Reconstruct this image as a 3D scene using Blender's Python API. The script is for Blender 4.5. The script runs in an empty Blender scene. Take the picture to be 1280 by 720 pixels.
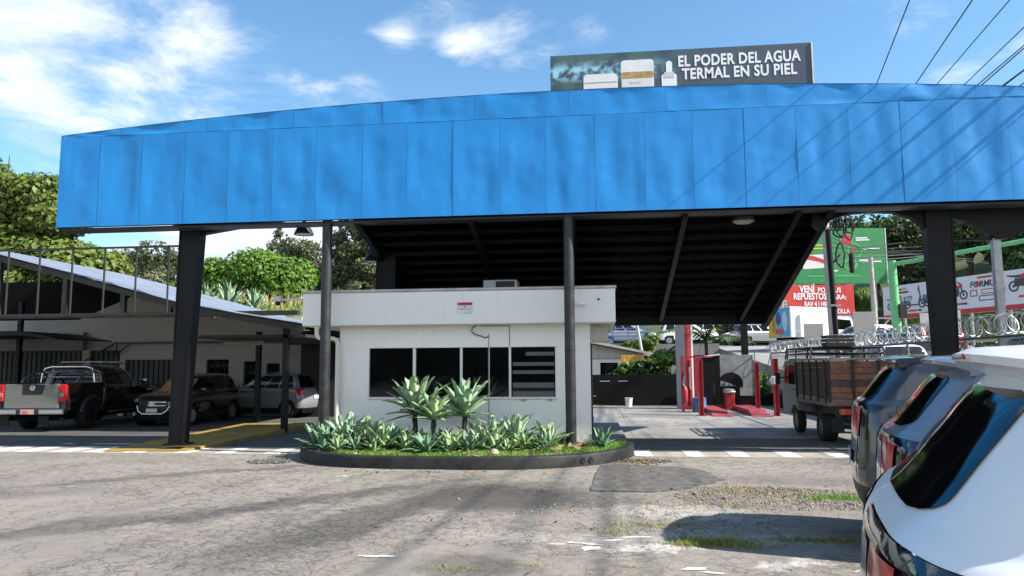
import bpy, bmesh, math, random
import numpy as np
from mathutils import Vector, Matrix, noise
random.seed(7); RNG = np.random.default_rng(7)
S = bpy.context.scene
COL = S.collection
R = math.radians
# ------------------------------------------------------------------ camera, world, sun, exposure
cam_d = bpy.data.cameras.new('camera'); cam = bpy.data.objects.new('camera', cam_d); COL.objects.link(cam)
cam_d.sensor_width = 36; cam_d.lens = 36*924/1280; cam_d.clip_start = .05; cam_d.clip_end = 6000
cam.matrix_world = Matrix.Translation((0, 0, 1.65)) @ Matrix.Rotation(R(6.5), 4, 'Z') @ Matrix.Rotation(R(96.05), 4, 'X') @ Matrix.Rotation(-.006, 4, 'Z')
S.camera = cam
SUNV = Vector((1.2, -.205, 1.0)).normalized()
EL = math.asin(SUNV.z); AZ = math.atan2(SUNV.x, SUNV.y)
S.view_settings.view_transform = 'Standard'; S.view_settings.look = 'None'
S.view_settings.exposure = 1.2; S.view_settings.gamma = 1
sun_d = bpy.data.lights.new('sun', 'SUN'); sun = bpy.data.objects.new('sun', sun_d); COL.objects.link(sun)
sun_d.energy = 4.7; sun_d.angle = R(.65); sun_d.color = (1, .95, .87)
sun.rotation_euler = SUNV.to_track_quat('Z', 'Y').to_euler(); sun.location = (60, -20, 60)

class NT:
    """little helper round a node tree"""
    def __init__(s, tree): s.t = tree; s.n = tree.nodes; s.l = tree.links
    def add(s, typ, **kw):
        n = s.n.new(typ)
        for k, v in kw.items():
            setattr(n, k, v)
        return n
    def put(s, sock, v):
        if v is None: return
        if hasattr(v, 'is_output'): s.l.new(v, sock)
        else:
            if isinstance(v, (tuple, list)) and len(v) == 3 and sock.type == 'RGBA': v = (*v, 1)
            sock.default_value = v
    def m(s, op, a, b=None, c=None, clamp=False):
        n = s.add('ShaderNodeMath', operation=op); n.use_clamp = clamp
        s.put(n.inputs[0], a); s.put(n.inputs[1], b); s.put(n.inputs[2], c)
        return n.outputs[0]
    def v(s, op, a, b=None, sc=None):
        n = s.add('ShaderNodeVectorMath', operation=op)
        s.put(n.inputs[0], a); s.put(n.inputs[1], b)
        if sc is not None: s.put(n.inputs['Scale'], sc)
        return n.outputs[1] if op in ('LENGTH', 'DOT_PRODUCT', 'DISTANCE') else n.outputs[0]
    def mix(s, f, a, b, mode='MIX'):
        n = s.add('ShaderNodeMix', data_type='RGBA', blend_type=mode)
        s.put(n.inputs[0], f); s.put(n.inputs[6], a); s.put(n.inputs[7], b)
        return n.outputs[2]
    def noise(s, vec, scale, detail=4, rough=.55, dist=0.):
        n = s.add('ShaderNodeTexNoise'); s.put(n.inputs['Vector'], vec)
        n.inputs['Scale'].default_value = scale; n.inputs['Detail'].default_value = detail
        n.inputs['Roughness'].default_value = rough; n.inputs['Distortion'].default_value = dist
        return n.outputs['Fac'], n.outputs['Color']
    def ramp(s, f, a, b, lo=0., hi=1., smooth=True):
        n = s.add('ShaderNodeMapRange'); n.interpolation_type = 'SMOOTHSTEP' if smooth else 'LINEAR'
        s.put(n.inputs[0], f)
        for i, q in enumerate((a, b, lo, hi)): n.inputs[1+i].default_value = q
        return n.outputs[0]

W = bpy.data.worlds.new('World'); S.world = W; W.use_nodes = True
def build_world():
    t = NT(W.node_tree); t.n.clear()
    out = t.add('ShaderNodeOutputWorld'); bg = t.add('ShaderNodeBackground')
    sky = t.add('ShaderNodeTexSky'); sky.sky_type = 'NISHITA'; sky.sun_disc = False
    sky.sun_elevation = EL; sky.sun_rotation = AZ; sky.air_density = 1.25; sky.dust_density = .35; sky.ozone_density = 2.2
    d = t.add('ShaderNodeTexCoord').outputs['Generated']
    sx = t.add('ShaderNodeSeparateXYZ'); t.put(sx.inputs[0], d)
    z = t.m('MAXIMUM', sx.outputs[2], .0)
    inv = t.m('DIVIDE', 1., t.m('ADD', z, .16))
    pl = t.v('SCALE', d, None, inv)
    f1, c1 = t.noise(pl, 1.1, 8, .6, .35)
    f2, _ = t.noise(pl, 3.6, 6, .62, .5)
    dens = t.m('ADD', t.m('MULTIPLY', f1, .7), t.m('MULTIPLY', f2, .3))
    # banks of cloud, each round one direction of the sky: (direction, half-angle, how dense)
    banks = [((-.60, .72, .385), .15, .13), ((-.455, .785, .425), .07, .11), ((-.50, .78, .345), .08, .11), ((-.66, .72, .36), .14, .11), ((-.612, .749, .240), .07, .13),
             ((-.245, .875, .417), .03, .10), ((-.17, .895, .41), .04, .085), ((-.403, .899, .14), .22, .22), ((-.9, .3, .15), .3, .2), ((.425, .822, .36), .12, .09),
             ((.1, -.9, .35), .55, .30), ((-.75, -.6, .4), .55, .28), ((.75, -.6, .45), .45, .24), ((.9, .2, .3), .3, .16), ((-.2, -.5, .8), .5, .14)]  # this row: unseen banks, thickened to brighten the shaded booth front
    cov = None
    for dv, r, a in banks:
        dv = Vector(dv).normalized()
        q = t.v('DISTANCE', d, tuple(dv))
        b = t.ramp(q, r*1.5, 0., 0., a)
        cov = b if cov is None else t.m('ADD', cov, b)
    hz = t.ramp(z, .24, .04, 0., .10)
    tot = t.m('ADD', t.m('ADD', dens, cov), hz)
    msk = t.ramp(tot, .60, .77)
    col = t.mix(t.ramp(f2, .35, .65), (4.2, 4.8, 5.6), (6.0, 6.1, 6.2))
    sk = t.mix(1., sky.outputs[0], (.70, .93, 1.04), 'MULTIPLY')
    res = t.mix(t.m('MULTIPLY', msk, .93), sk, col)
    t.l.new(res, bg.inputs[0]); bg.inputs[1].default_value = .09
    t.l.new(bg.outputs[0], out.inputs[0])
build_world()

# ------------------------------------------------------------------ materials
MATS = {}
def mat(name, col, rough=.6, metal=0., var=.12, vscale=3., bump=0., bscale=40., spec=.5, col2=None, coat=0., detail=4, emit=0.):
    """Principled with a noise between two tones of the same paint and a fine bump"""
    if name in MATS: return MATS[name]
    m = bpy.data.materials.new(name); m.use_nodes = True; t = NT(m.node_tree)
    p = t.n['Principled BSDF']
    oc = t.add('ShaderNodeTexCoord').outputs['Object']
    c2 = col2 or tuple(min(1, c*(1-var*2)) for c in col)
    f, _ = t.noise(oc, vscale, detail, .6)
    t.l.new(t.mix(t.ramp(f, .3, .7), c2, col), p.inputs['Base Color'])
    p.inputs['Metallic'].default_value = metal; p.inputs['Specular IOR Level'].default_value = spec
    p.inputs['Coat Weight'].default_value = coat; p.inputs['Coat Roughness'].default_value = .03
    t.l.new(t.ramp(f, 0, 1, max(.02, rough-.08), min(1, rough+.08)), p.inputs['Roughness'])
    if bump:
        b = t.add('ShaderNodeBump'); b.inputs['Strength'].default_value = bump; b.inputs['Distance'].default_value = .02
        f2, _ = t.noise(oc, bscale, 5, .65); t.l.new(f2, b.inputs['Height']); t.l.new(b.outputs[0], p.inputs['Normal'])
    MATS[name] = m
    return m
def dirty_white(name, col, streak, base_z):
    """painted render with thin rain streaks and splashed dirt low down"""
    m = bpy.data.materials.new(name); m.use_nodes = True; t = NT(m.node_tree); p = t.n['Principled BSDF']
    oc = t.add('ShaderNodeTexCoord').outputs['Object']; sx = t.add('ShaderNodeSeparateXYZ'); t.put(sx.inputs[0], oc)
    f, _ = t.noise(oc, 1.2, 5, .6); s, _ = t.noise(t.v('MULTIPLY', oc, (9., 9., .5)), 1., 5, .65); g, _ = t.noise(oc, 14, 4, .7)
    c = t.mix(t.ramp(f, .3, .75, 0, .35), col, tuple(q*.9 for q in col)); c = t.mix(t.ramp(s, .56, .74, 0, streak), c, tuple(q*k for q, k in zip(col, (.62, .60, .56))))
    low = t.m('MULTIPLY', t.ramp(sx.outputs[2], base_z+.5, base_z), t.ramp(g, .35, .65)); c = t.mix(t.m('MULTIPLY', low, .6), c, (.38, .34, .28)); c = t.mix(t.ramp(g, .70, .76, 0, .3), c, (.45, .42, .38))
    t.l.new(c, p.inputs['Base Color']); p.inputs['Roughness'].default_value = .75
    b = t.add('ShaderNodeBump'); b.inputs['Strength'].default_value = .15; b.inputs['Distance'].default_value = .02; t.l.new(t.noise(oc, 26, 5, .7)[0], b.inputs['Height']); t.l.new(b.outputs[0], p.inputs['Normal'])
    return m
def leafmat(name, a, b, scale=.8, trans=.3, rough=.55):
    if name in MATS: return MATS[name]
    m = bpy.data.materials.new(name); m.use_nodes = True; t = NT(m.node_tree); p = t.n['Principled BSDF']
    oc = t.add('ShaderNodeTexCoord').outputs['Object']
    f, _ = t.noise(oc, scale, 3, .6); g, _ = t.noise(oc, scale*9, 2, .6)
    c = t.mix(t.ramp(t.m('ADD', t.m('MULTIPLY', f, .6), t.m('MULTIPLY', g, .4)), .35, .65), a, b)
    t.l.new(c, p.inputs['Base Color']); p.inputs['Roughness'].default_value = rough; p.inputs['Specular IOR Level'].default_value = .35
    tr = t.add('ShaderNodeBsdfTranslucent'); t.l.new(c, tr.inputs[0])
    mx = t.add('ShaderNodeMixShader'); mx.inputs[0].default_value = trans
    t.l.new(p.outputs[0], mx.inputs[1]); t.l.new(tr.outputs[0], mx.inputs[2])
    t.l.new(mx.outputs[0], t.n['Material Output'].inputs[0])
    MATS[name] = m
    return m
BLACK = mat('black_paint', (.0042, .0045, .006), .5, var=.15, vscale=2, bump=.06, bscale=30, spec=.25)
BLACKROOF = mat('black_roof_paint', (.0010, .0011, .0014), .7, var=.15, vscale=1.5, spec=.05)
POLE = mat('worn_black_pole', (.022, .023, .028), .5, var=.3, vscale=6, bump=.15, bscale=25, col2=(.011, .011, .014))
WHITE = dirty_white('white_wall_paint', (.82, .81, .795), .35, .15)
PARA = dirty_white('white_parapet_paint', (.80, .80, .80), .30, -2)
CREAM = mat('beige_wall', (.40, .36, .315), .85, var=.08, vscale=.7, bump=.1, bscale=30)
CHROME = mat('chrome', (.75, .76, .78), .12, 1., var=.05)
STEEL = mat('galvanised_steel', (.42, .43, .44), .45, .7, var=.15, vscale=8)
GLASS = mat('dark_glass', (.003, .0034, .0045), .03, var=.1, spec=.42)
RUBBER = mat('tyre_rubber', (.014, .014, .014), .85, var=.2, vscale=20, bump=.2)
PLASTIC = mat('black_plastic', (.018, .018, .02), .5, var=.1, vscale=20, bump=.08, bscale=120)
PWHITE = mat('print_white', (.82, .82, .82), .5, var=.01)
DARKIN = mat('dark_opening_and_shade', (.003, .003, .0033), .7, var=.2, spec=.1)
CONC = mat('grey_concrete', (.30, .29, .28), .85, var=.18, vscale=2, bump=.25, bscale=20)

# ------------------------------------------------------------------ mesh helpers
class MB:
    def __init__(s): s.v = []; s.f = []
    def add(s, vs, fs):
        o = len(s.v); s.v += [tuple(q) for q in vs]; s.f += [tuple(o+i for i in f) for f in fs]; return s
    def box(s, a, b, c=0., M=None):
        """axis-aligned box from corner a to corner b, edges chamfered by c"""
        x0, y0, z0 = (min(a[i], b[i]) for i in range(3)); x1, y1, z1 = (max(a[i], b[i]) for i in range(3))
        if c <= 0:
            vs = [(x, y, z) for z in (z0, z1) for y in (y0, y1) for x in (x0, x1)]
            fs = [(0, 2, 3, 1), (4, 5, 7, 6), (0, 1, 5, 4), (2, 6, 7, 3), (0, 4, 6, 2), (1, 3, 7, 5)]
        else:
            c = min(c, (x1-x0)*.45, (y1-y0)*.45, (z1-z0)*.45)
            bm = bmesh.new(); bmesh.ops.create_cube(bm, size=1)
            for q in bm.verts: q.co = ((q.co.x+.5)*(x1-x0)+x0, (q.co.y+.5)*(y1-y0)+y0, (q.co.z+.5)*(z1-z0)+z0)
            bmesh.ops.bevel(bm, geom=bm.edges[:], offset=c, segments=1, affect='EDGES')
            bm.verts.index_update(); vs = [q.co[:] for q in bm.verts]; fs = [[q.index for q in f.verts] for f in bm.faces]; bm.free()
        if M is not None: vs = [(M @ Vector(q))[:] for q in vs]
        return s.add(vs, fs)
    def tube(s, pts, r, n=8, cap=True):
        pts = [Vector(p) for p in pts]; k = len(pts); rs = r if isinstance(r, (list, tuple)) else [r]*k
        vs = []; up = None
        for i, p in enumerate(pts):
            d = (pts[min(i+1, k-1)]-pts[max(i-1, 0)]).normalized()
            if up is None: up = d.orthogonal().normalized()
            up = (up - d*up.dot(d)); up = up.normalized() if up.length > 1e-6 else d.orthogonal().normalized()
            w = d.cross(up)
            for j in range(n):
                a = 2*math.pi*j/n; vs.append((p+(up*math.cos(a)+w*math.sin(a))*rs[i])[:])
        fs = [(i*n+j, i*n+(j+1) % n, (i+1)*n+(j+1) % n, (i+1)*n+j) for i in range(k-1) for j in range(n)]
        if cap: fs += [tuple(range(n-1, -1, -1)), tuple((k-1)*n+j for j in range(n))]
        return s.add(vs, fs)
    def prism(s, poly, y0, y1, axis='y'):
        """polygon in the two other axes, extruded along axis"""
        n = len(poly)
        def P(a, b, h): return {'y': (a, h, b), 'z': (a, b, h), 'x': (h, a, b)}[axis]
        vs = [P(a, b, y0) for a, b in poly]+[P(a, b, y1) for a, b in poly]
        fs = [tuple(range(n)), tuple(range(2*n-1, n-1, -1))]+[(i, n+i, n+(i+1) % n, (i+1) % n) for i in range(n)]
        return s.add(vs, fs)
    def lathe(s, prof, n=24, axis='z', c=(0, 0, 0)):
        vs = []
        for r, h in prof:
            for j in range(n):
                a = 2*math.pi*j/n; x, y = r*math.cos(a), r*math.sin(a)
                q = {'z': (x, y, h), 'y': (x, h, y), 'x': (h, x, y)}[axis]
                vs.append((q[0]+c[0], q[1]+c[1], q[2]+c[2]))
        k = len(prof)
        fs = [(i*n+j, i*n+(j+1) % n, (i+1)*n+(j+1) % n, (i+1)*n+j) for i in range(k-1) for j in range(n)]
        if prof[0][0] > 1e-4: fs.append(tuple(range(n-1, -1, -1)))
        if prof[-1][0] > 1e-4: fs.append(tuple((k-1)*n+j for j in range(n)))
        return s.add(vs, fs)
    def mesh(s, name, m=None, smooth=False):
        me = bpy.data.meshes.new(name); me.from_pydata(s.v, [], s.f); me.update()
        bm = bmesh.new(); bm.from_mesh(me)
        if smooth == 'weld': bmesh.ops.remove_doubles(bm, verts=bm.verts[:], dist=1e-5)
        bmesh.ops.recalc_face_normals(bm, faces=bm.faces[:]); bm.to_mesh(me); bm.free()
        if smooth: 
            me.shade_smooth() if hasattr(me, 'shade_smooth') else None
            try: me.set_sharp_from_angle(angle=R(38))
            except Exception: pass
        if m: me.materials.append(m)
        return me
    def build(s, name, m, parent=None, smooth=False, **k): return link(name, s.mesh(name, m, smooth), parent, **k)
def link(name, me, parent=None, label=None, cat=None, group=None, kind=None, loc=None, rot=None, scale=None):
    o = bpy.data.objects.new(name, me); COL.objects.link(o)
    if parent is not None: o.parent = parent
    if loc is not None: o.location = loc
    if rot is not None: o.rotation_euler = rot
    if scale is not None: o.scale = scale
    for k, q in (('label', label), ('category', cat), ('group', group), ('kind', kind)):
        if q: o[k] = q
    return o
def thing(name, label, cat, loc=(0, 0, 0), rz=0., group=None): return link(name, None, None, label, cat, group, None, loc, (0, 0, rz))
def raw(name, vs, fs, m, parent=None, smooth=False, **k):
    me = bpy.data.meshes.new(name); me.from_pydata([tuple(q) for q in vs], [], [tuple(f) for f in fs]); me.update()
    if m: me.materials.append(m)
    if smooth: me.shade_smooth()
    return link(name, me, parent, **k)
def text(name, s, size, m, parent, loc, rot=(R(90), 0, 0), align='LEFT', sx=1., shear=0., ext=.002, bold=0., space=1., fit=None):
    cu = bpy.data.curves.new(name, 'FONT'); cu.body = s; cu.size = size; cu.align_x = align; cu.extrude = ext; cu.shear = shear; cu.offset = bold; cu.space_character = space
    cu.resolution_u = 3
    o = bpy.data.objects.new('tmp', cu); COL.objects.link(o)
    dg = bpy.context.evaluated_depsgraph_get(); me = bpy.data.meshes.new_from_object(o.evaluated_get(dg))
    if fit: xs_ = [q.co.x for q in me.vertices]; sx = fit/(max(xs_)-min(xs_))
    bpy.data.objects.remove(o); me.name = name; me.materials.clear(); me.materials.append(m)
    return link(name, me, parent, loc=loc, rot=rot, scale=(sx, 1, 1))
def copy_tree(o, parent=None):
    c = o.copy(); COL.objects.link(c)
    if parent is not None: c.parent = parent
    for ch in list(o.children): copy_tree(ch, c)
    return c
def quads(name, P, N, size, m, parent=None, aspect=1.6, curl=.0, **k):
    """many small leaf faces: centres P, facing N"""
    n = len(P); P = np.asarray(P); N = np.asarray(N); N = N/np.linalg.norm(N, axis=1, keepdims=True)
    ref = RNG.normal(size=(n, 3)); U = np.cross(N, ref); U /= np.linalg.norm(U, axis=1, keepdims=True); Vv = np.cross(N, U)
    s = (np.asarray(size)*RNG.uniform(.6, 1.35, n))[:, None]
    a = s*.5*aspect; b = s*.5
    V = np.stack([P-U*a, P-Vv*b*.9+N*s*.12, P+U*a, P+Vv*b*.9+N*s*.12], 1).reshape(-1, 3)
    me = bpy.data.meshes.new(name); me.vertices.add(4*n); me.vertices.foreach_set('co', V.ravel().astype('f4'))
    me.loops.add(4*n); me.loops.foreach_set('vertex_index', np.arange(4*n, dtype='i4'))
    me.polygons.add(n); me.polygons.foreach_set('loop_start', np.arange(0, 4*n, 4, dtype='i4'))
    try: me.polygons.foreach_set('loop_total', np.full(n, 4, dtype='i4'))
    except Exception: pass
    me.update(calc_edges=True); me.materials.append(m)
    return link(name, me, parent, **k)
def blades(name, P, h, m, parent=None, lean=.5, wid=.008, **k):
    """grass: one bent three-sided blade per point"""
    P = np.asarray(P); n = len(P); a = RNG.uniform(0, 2*math.pi, n); hh = np.asarray(h)*RNG.uniform(.5, 1.3, n); L = RNG.uniform(0, lean, n)*hh
    D = np.stack([np.cos(a), np.sin(a), np.zeros(n)], 1); Q = np.stack([-np.sin(a), np.cos(a), np.zeros(n)], 1)*wid
    Z = np.array([0, 0, 1.])
    V = np.stack([P-Q, P+Q, P+D*(L*.35)[:, None]+Z*(hh*.6)[:, None]+Q*.7, P+D*(L*.35)[:, None]+Z*(hh*.6)[:, None]-Q*.7, P+D*L[:, None]+Z*hh[:, None]], 1).reshape(-1, 3)
    i = np.arange(n)*5
    F = [(q, q+1, q+2, q+3) for q in i]+[(q+3, q+2, q+4) for q in i]
    return raw(name, V.tolist(), F, m, parent, **k)
# ------------------------------------------------------------------ ground
def asphalt():
    m = bpy.data.materials.new('cracked_asphalt'); m.use_nodes = True; t = NT(m.node_tree); p = t.n['Principled BSDF']
    oc = t.add('ShaderNodeTexCoord').outputs['Object']
    big, _ = t.noise(oc, .22, 5, .6, .4); mid, midc = t.noise(oc, 1.3, 5, .62); grain, _ = t.noise(oc, 55, 4, .75); agg, _ = t.noise(oc, 170, 2, .8)
    base = t.mix(t.ramp(t.m('ADD', t.m('MULTIPLY', big, .6), t.m('MULTIPLY', mid, .4)), .36, .64), (.25, .224, .194), (.325, .29, .25))
    base = t.mix(t.ramp(grain, .30, .72), t.mix(.42, base, (.06, .055, .05)), base)
    base = t.mix(t.ramp(agg, .60, .74, 0, .5), base, (.58, .53, .47))
    base = t.mix(t.ramp(agg, .42, .28, 0, .6), base, (.045, .043, .04))
    # worn, oily or washed-out stains, plus long diagonal streaks painting soft cable shadows  (x, y, rx, ry, turn, colour, how strong)
    warp = t.v('SCALE', t.v('SUBTRACT', midc, (.5, .5, .5)), None, 1.1)
    fine, finec = t.noise(oc, 6.5, 5, .7)
    warp = t.v('ADD', warp, t.v('SCALE', t.v('SUBTRACT', finec, (.5, .5, .5)), None, .5))
    wp = t.v('ADD', oc, warp)
    for x, y, rx, ry, rot, c, k in [(-1.2, 9.6, 1.5, 1.1, 0, (.055, .052, .05), .95), (-2.5, 8.2, .5, 2.6, -.35, (.07, .066, .062), .8), (-3.8, 8.9, .28, 3.4, -.75, (.075, .07, .066), .8),
                                    (-6.4, 11.2, .25, 2.6, -.9, (.085, .08, .076), .7), (.3, 7.4, 2.2, .28, .05, (.37, .34, .305), .65), (.9, 8.7, 1.0, .5, -.2, (.40, .37, .33), .8),
                                    (.5, 7.0, .55, .14, .1, (.60, .57, .52), .8), (1.6, 6.6, .35, .12, .4, (.62, .6, .56), .6), (-1.1, 6.25, .6, .35, 0, (.05, .048, .045), .6), (-3.0, 5.3, .7, .3, .3, (.09, .085, .08), .5),
                                    (2.6, 11.2, 1.4, .5, 0, (.13, .12, .11), .5), (-9, 9, 2.5, .5, .2, (.10, .095, .09), .6), (-6, 7, .3, 2.2, -.7, (.09, .085, .08), .65), (3.4, 7.7, 1.2, .7, .1, (.09, .085, .08), .7)]:
        mp = t.add('ShaderNodeMapping'); mp.vector_type = 'TEXTURE'; t.put(mp.inputs[0], wp)
        mp.inputs['Location'].default_value = (x, y, 0); mp.inputs['Rotation'].default_value = (0, 0, rot); mp.inputs['Scale'].default_value = (rx, ry, 1000)
        q = t.v('LENGTH', mp.outputs[0])
        base = t.mix(t.m('MULTIPLY', t.ramp(q, 1.25, .45, 0, k), t.ramp(grain, .25, .6, .55, 1.)), base, c)
    # cracks: two sizes of plates
    cw = t.v('ADD', oc, t.v('SCALE', t.v('SUBTRACT', finec, (.5, .5, .5)), None, .30))
    def crack(scale, w):
        v = t.add('ShaderNodeTexVoronoi'); v.feature = 'DISTANCE_TO_EDGE'; t.put(v.inputs['Vector'], cw); v.inputs['Scale'].default_value = scale
        return t.ramp(v.outputs['Distance'], w, w*.25)
    zone, _ = t.noise(oc, .34, 3, .55)
    z1 = t.ramp(zone, .40, .52); z2 = t.ramp(t.noise(oc, .5, 3, .6)[0], .47, .56)
    c1 = t.m('MULTIPLY', crack(1.3, .007), t.ramp(mid, .34, .50)); c2 = t.m('MULTIPLY', t.m('MULTIPLY', crack(4.6, .036), z1), t.ramp(fine, .36, .5)); c3 = t.m('MULTIPLY', t.m('MULTIPLY', crack(10.5, .06), z2), t.ramp(fine, .40, .55))
    ck = t.m('MAXIMUM', t.m('MAXIMUM', t.m('MULTIPLY', c1, .5), c2), t.m('MULTIPLY', c3, .8))
    base = t.mix(t.m('MULTIPLY', ck, .58), base, (.055, .049, .041))
    t.l.new(base, p.inputs['Base Color']); t.l.new(t.ramp(mid, .2, .8, .78, .95), p.inputs['Roughness']); p.inputs['Specular IOR Level'].default_value = .25
    h = t.m('SUBTRACT', t.m('ADD', t.m('MULTIPLY', grain, .5), t.m('ADD', t.m('MULTIPLY', agg, .35), t.m('MULTIPLY', fine, .5))), t.m('MULTIPLY', ck, 1.4))
    b = t.add('ShaderNodeBump'); b.inputs['Strength'].default_value = .75; b.inputs['Distance'].default_value = .018
    t.l.new(h, b.inputs['Height']); t.l.new(b.outputs[0], p.inputs['Normal'])
    return m
ASPH = asphalt()
def gz(x, y):
    if not 1.5 < y < 13.4: return 0.
    a = max(0, 1-math.hypot(x, y-7)/12)
    return a*(.007*noise.noise((x*.5, y*.5, 3))+.005*noise.noise((x*1.7, y*1.7, 9)))
def ground_sheet():
    # one sheet to the horizon, finely divided where the lot lies, gently uneven there
    xs = [-4000, -800, -200, -60, -30]+[-20+.25*i for i in range(141)]+[20, 30, 60, 200, 800, 4000]; ys = [-4000, -800, -200, -60, -20, -8, -2]+[.0+.25*i for i in range(57)]+[16, 20, 26, 32, 40, 60, 200, 800, 4000]
    vs = []
    for y in ys:
        for x in xs:
            vs.append((x, y, gz(x, y)))
    n = len(xs); fs = [(j*n+i, j*n+i+1, (j+1)*n+i+1, (j+1)*n+i) for j in range(len(ys)-1) for i in range(n-1)]
    return raw('ground', vs, fs, ASPH, smooth=True, kind='structure')
GROUND = ground_sheet()
# the smoother concrete of the covered forecourt, one sheet above the asphalt
def forecourt():
    m = bpy.data.materials.new('forecourt_concrete'); m.use_nodes = True; t = NT(m.node_tree); p = t.n['Principled BSDF']
    oc = t.add('ShaderNodeTexCoord').outputs['Object']
    f, fc = t.noise(oc, .5, 5, .6, .6); g, _ = t.noise(oc, 30, 4, .7); st, _ = t.noise(t.v('MULTIPLY', oc, (2.2, .35, 1)), 1., 4, .6)
    c = t.mix(t.ramp(f, .35, .65), (.19, .178, .165), (.30, .28, .25)); c = t.mix(t.ramp(st, .50, .66, 0, .45), c, (.07, .068, .065)); c = t.mix(t.ramp(g, .3, .7, .25, 0), c, (.06, .06, .06))
    t.l.new(c, p.inputs['Base Color']); t.l.new(t.ramp(f, .2, .8, .62, .85), p.inputs['Roughness'])
    b = t.add('ShaderNodeBump'); b.inputs['Strength'].default_value = .3; b.inputs['Distance'].default_value = .01; t.l.new(g, b.inputs['Height']); t.l.new(b.outputs[0], p.inputs['Normal'])
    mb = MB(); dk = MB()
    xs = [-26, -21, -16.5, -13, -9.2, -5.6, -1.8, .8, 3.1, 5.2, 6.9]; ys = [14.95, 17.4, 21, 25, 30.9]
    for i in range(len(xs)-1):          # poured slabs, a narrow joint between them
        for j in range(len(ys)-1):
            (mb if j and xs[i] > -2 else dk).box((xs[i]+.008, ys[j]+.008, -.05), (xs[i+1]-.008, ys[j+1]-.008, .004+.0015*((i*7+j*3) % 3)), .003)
    o = mb.build('forecourt_slab', m, kind='structure'); dk.build('dark_apron', mat('shade_darkened_asphalt', (.085, .083, .082), .85, var=.2, vscale=1.2, bump=.3, bscale=40, col2=(.05, .05, .05)), kind='structure')  # apron asphalt darkened to carry the shade of fascia and roof
    mb = MB(); mb.box((-26, 13.78, -.02), (-5.75, 14.94, .006)); mb.box((.72, 13.85, -.02), (6.9, 14.94, .006))
    mb.build('pale_concrete_strip', mat('pale_concrete', (.33, .30, .265), .85, var=.14, vscale=2.5, bump=.2, bscale=30, col2=(.24, .215, .18)), kind='structure')
forecourt()
WPAINT = mat('worn_road_paint', (.74, .73, .70), .8, var=.02, vscale=9, bump=.3, bscale=60, col2=(.40, .375, .34), detail=10)
def rough_poly(x, y, rx, ry, n=14, z=.0, jag=.2, rot=0., shear=0.):
    P = []
    for i in range(n):
        a = 2*math.pi*i/n; k = 1+random.uniform(-jag, jag)
        u, w = rx*math.cos(a)*k, ry*math.sin(a)*k
        P.append((x+u*math.cos(rot)-w*math.sin(rot)+shear*w, y+u*math.sin(rot)+w*math.cos(rot), z))
    return P
def road_marks():
    def par(x, y, w, d, sh, z=.011):
        mb = MB(); k = 7; top = []; bot = []
        for i in range(k+1):
            q = i/k; top.append((x-w/2+w*q+sh*d/2, y+d/2+random.uniform(-.012, .012))); bot.append((x-w/2+w*q-sh*d/2, y-d/2+random.uniform(-.012, .012)))
        mb.prism(bot+top[::-1], z-.004, z, 'z'); return mb.build('painted_dash', WPAINT, GROUND)
    for x in [-13.6, -12.85, -12.1, -11.45, -10.7, -9.95, -9.12, -8.15, -7.28, -6.32]: par(x+random.uniform(-.05, .05), 14.35, .40 if x < -9 else .30, 1.0, 0)
    for x in [.82, 1.75, 2.56, 3.45, 4.32, 5.2, 6.05]: par(x, 14.42, .32, 1.0, 0)
    for x, y, rx, ry, rot in [(-1.95, 6.5, .15, .035, .1), (-3.85, 11.1, .12, .035, .2), (-3.4, 11.7, .1, .03, .1), (-4.6, 10.2, .05, .02, 0), (.75, 6.35, .12, .05, .3), (.9, 6.25, .10, .03, -.2), (-.1, 6.95, .1, .07, .5), (2.05, 6.4, .07, .012, .7), (.35, 7.45, .18, .03, .1), (.1, 7.3, .1, .025, .3), (-.15, 7.15, .16, .035, -.25), (-.4, 7.1, .09, .02, .1),(-5.6,12.9,.17,.10,0)]:
        P = [(a, b, gz(a, b)+.006) for a, b, _ in rough_poly(x, y, rx, ry, 18, 0, .38, rot)]+[(x, y, gz(x, y)+.007)]; raw('paint_patch', P, [(i, (i+1) % 18, 18) for i in range(18)], WPAINT, GROUND)
road_marks()
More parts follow.
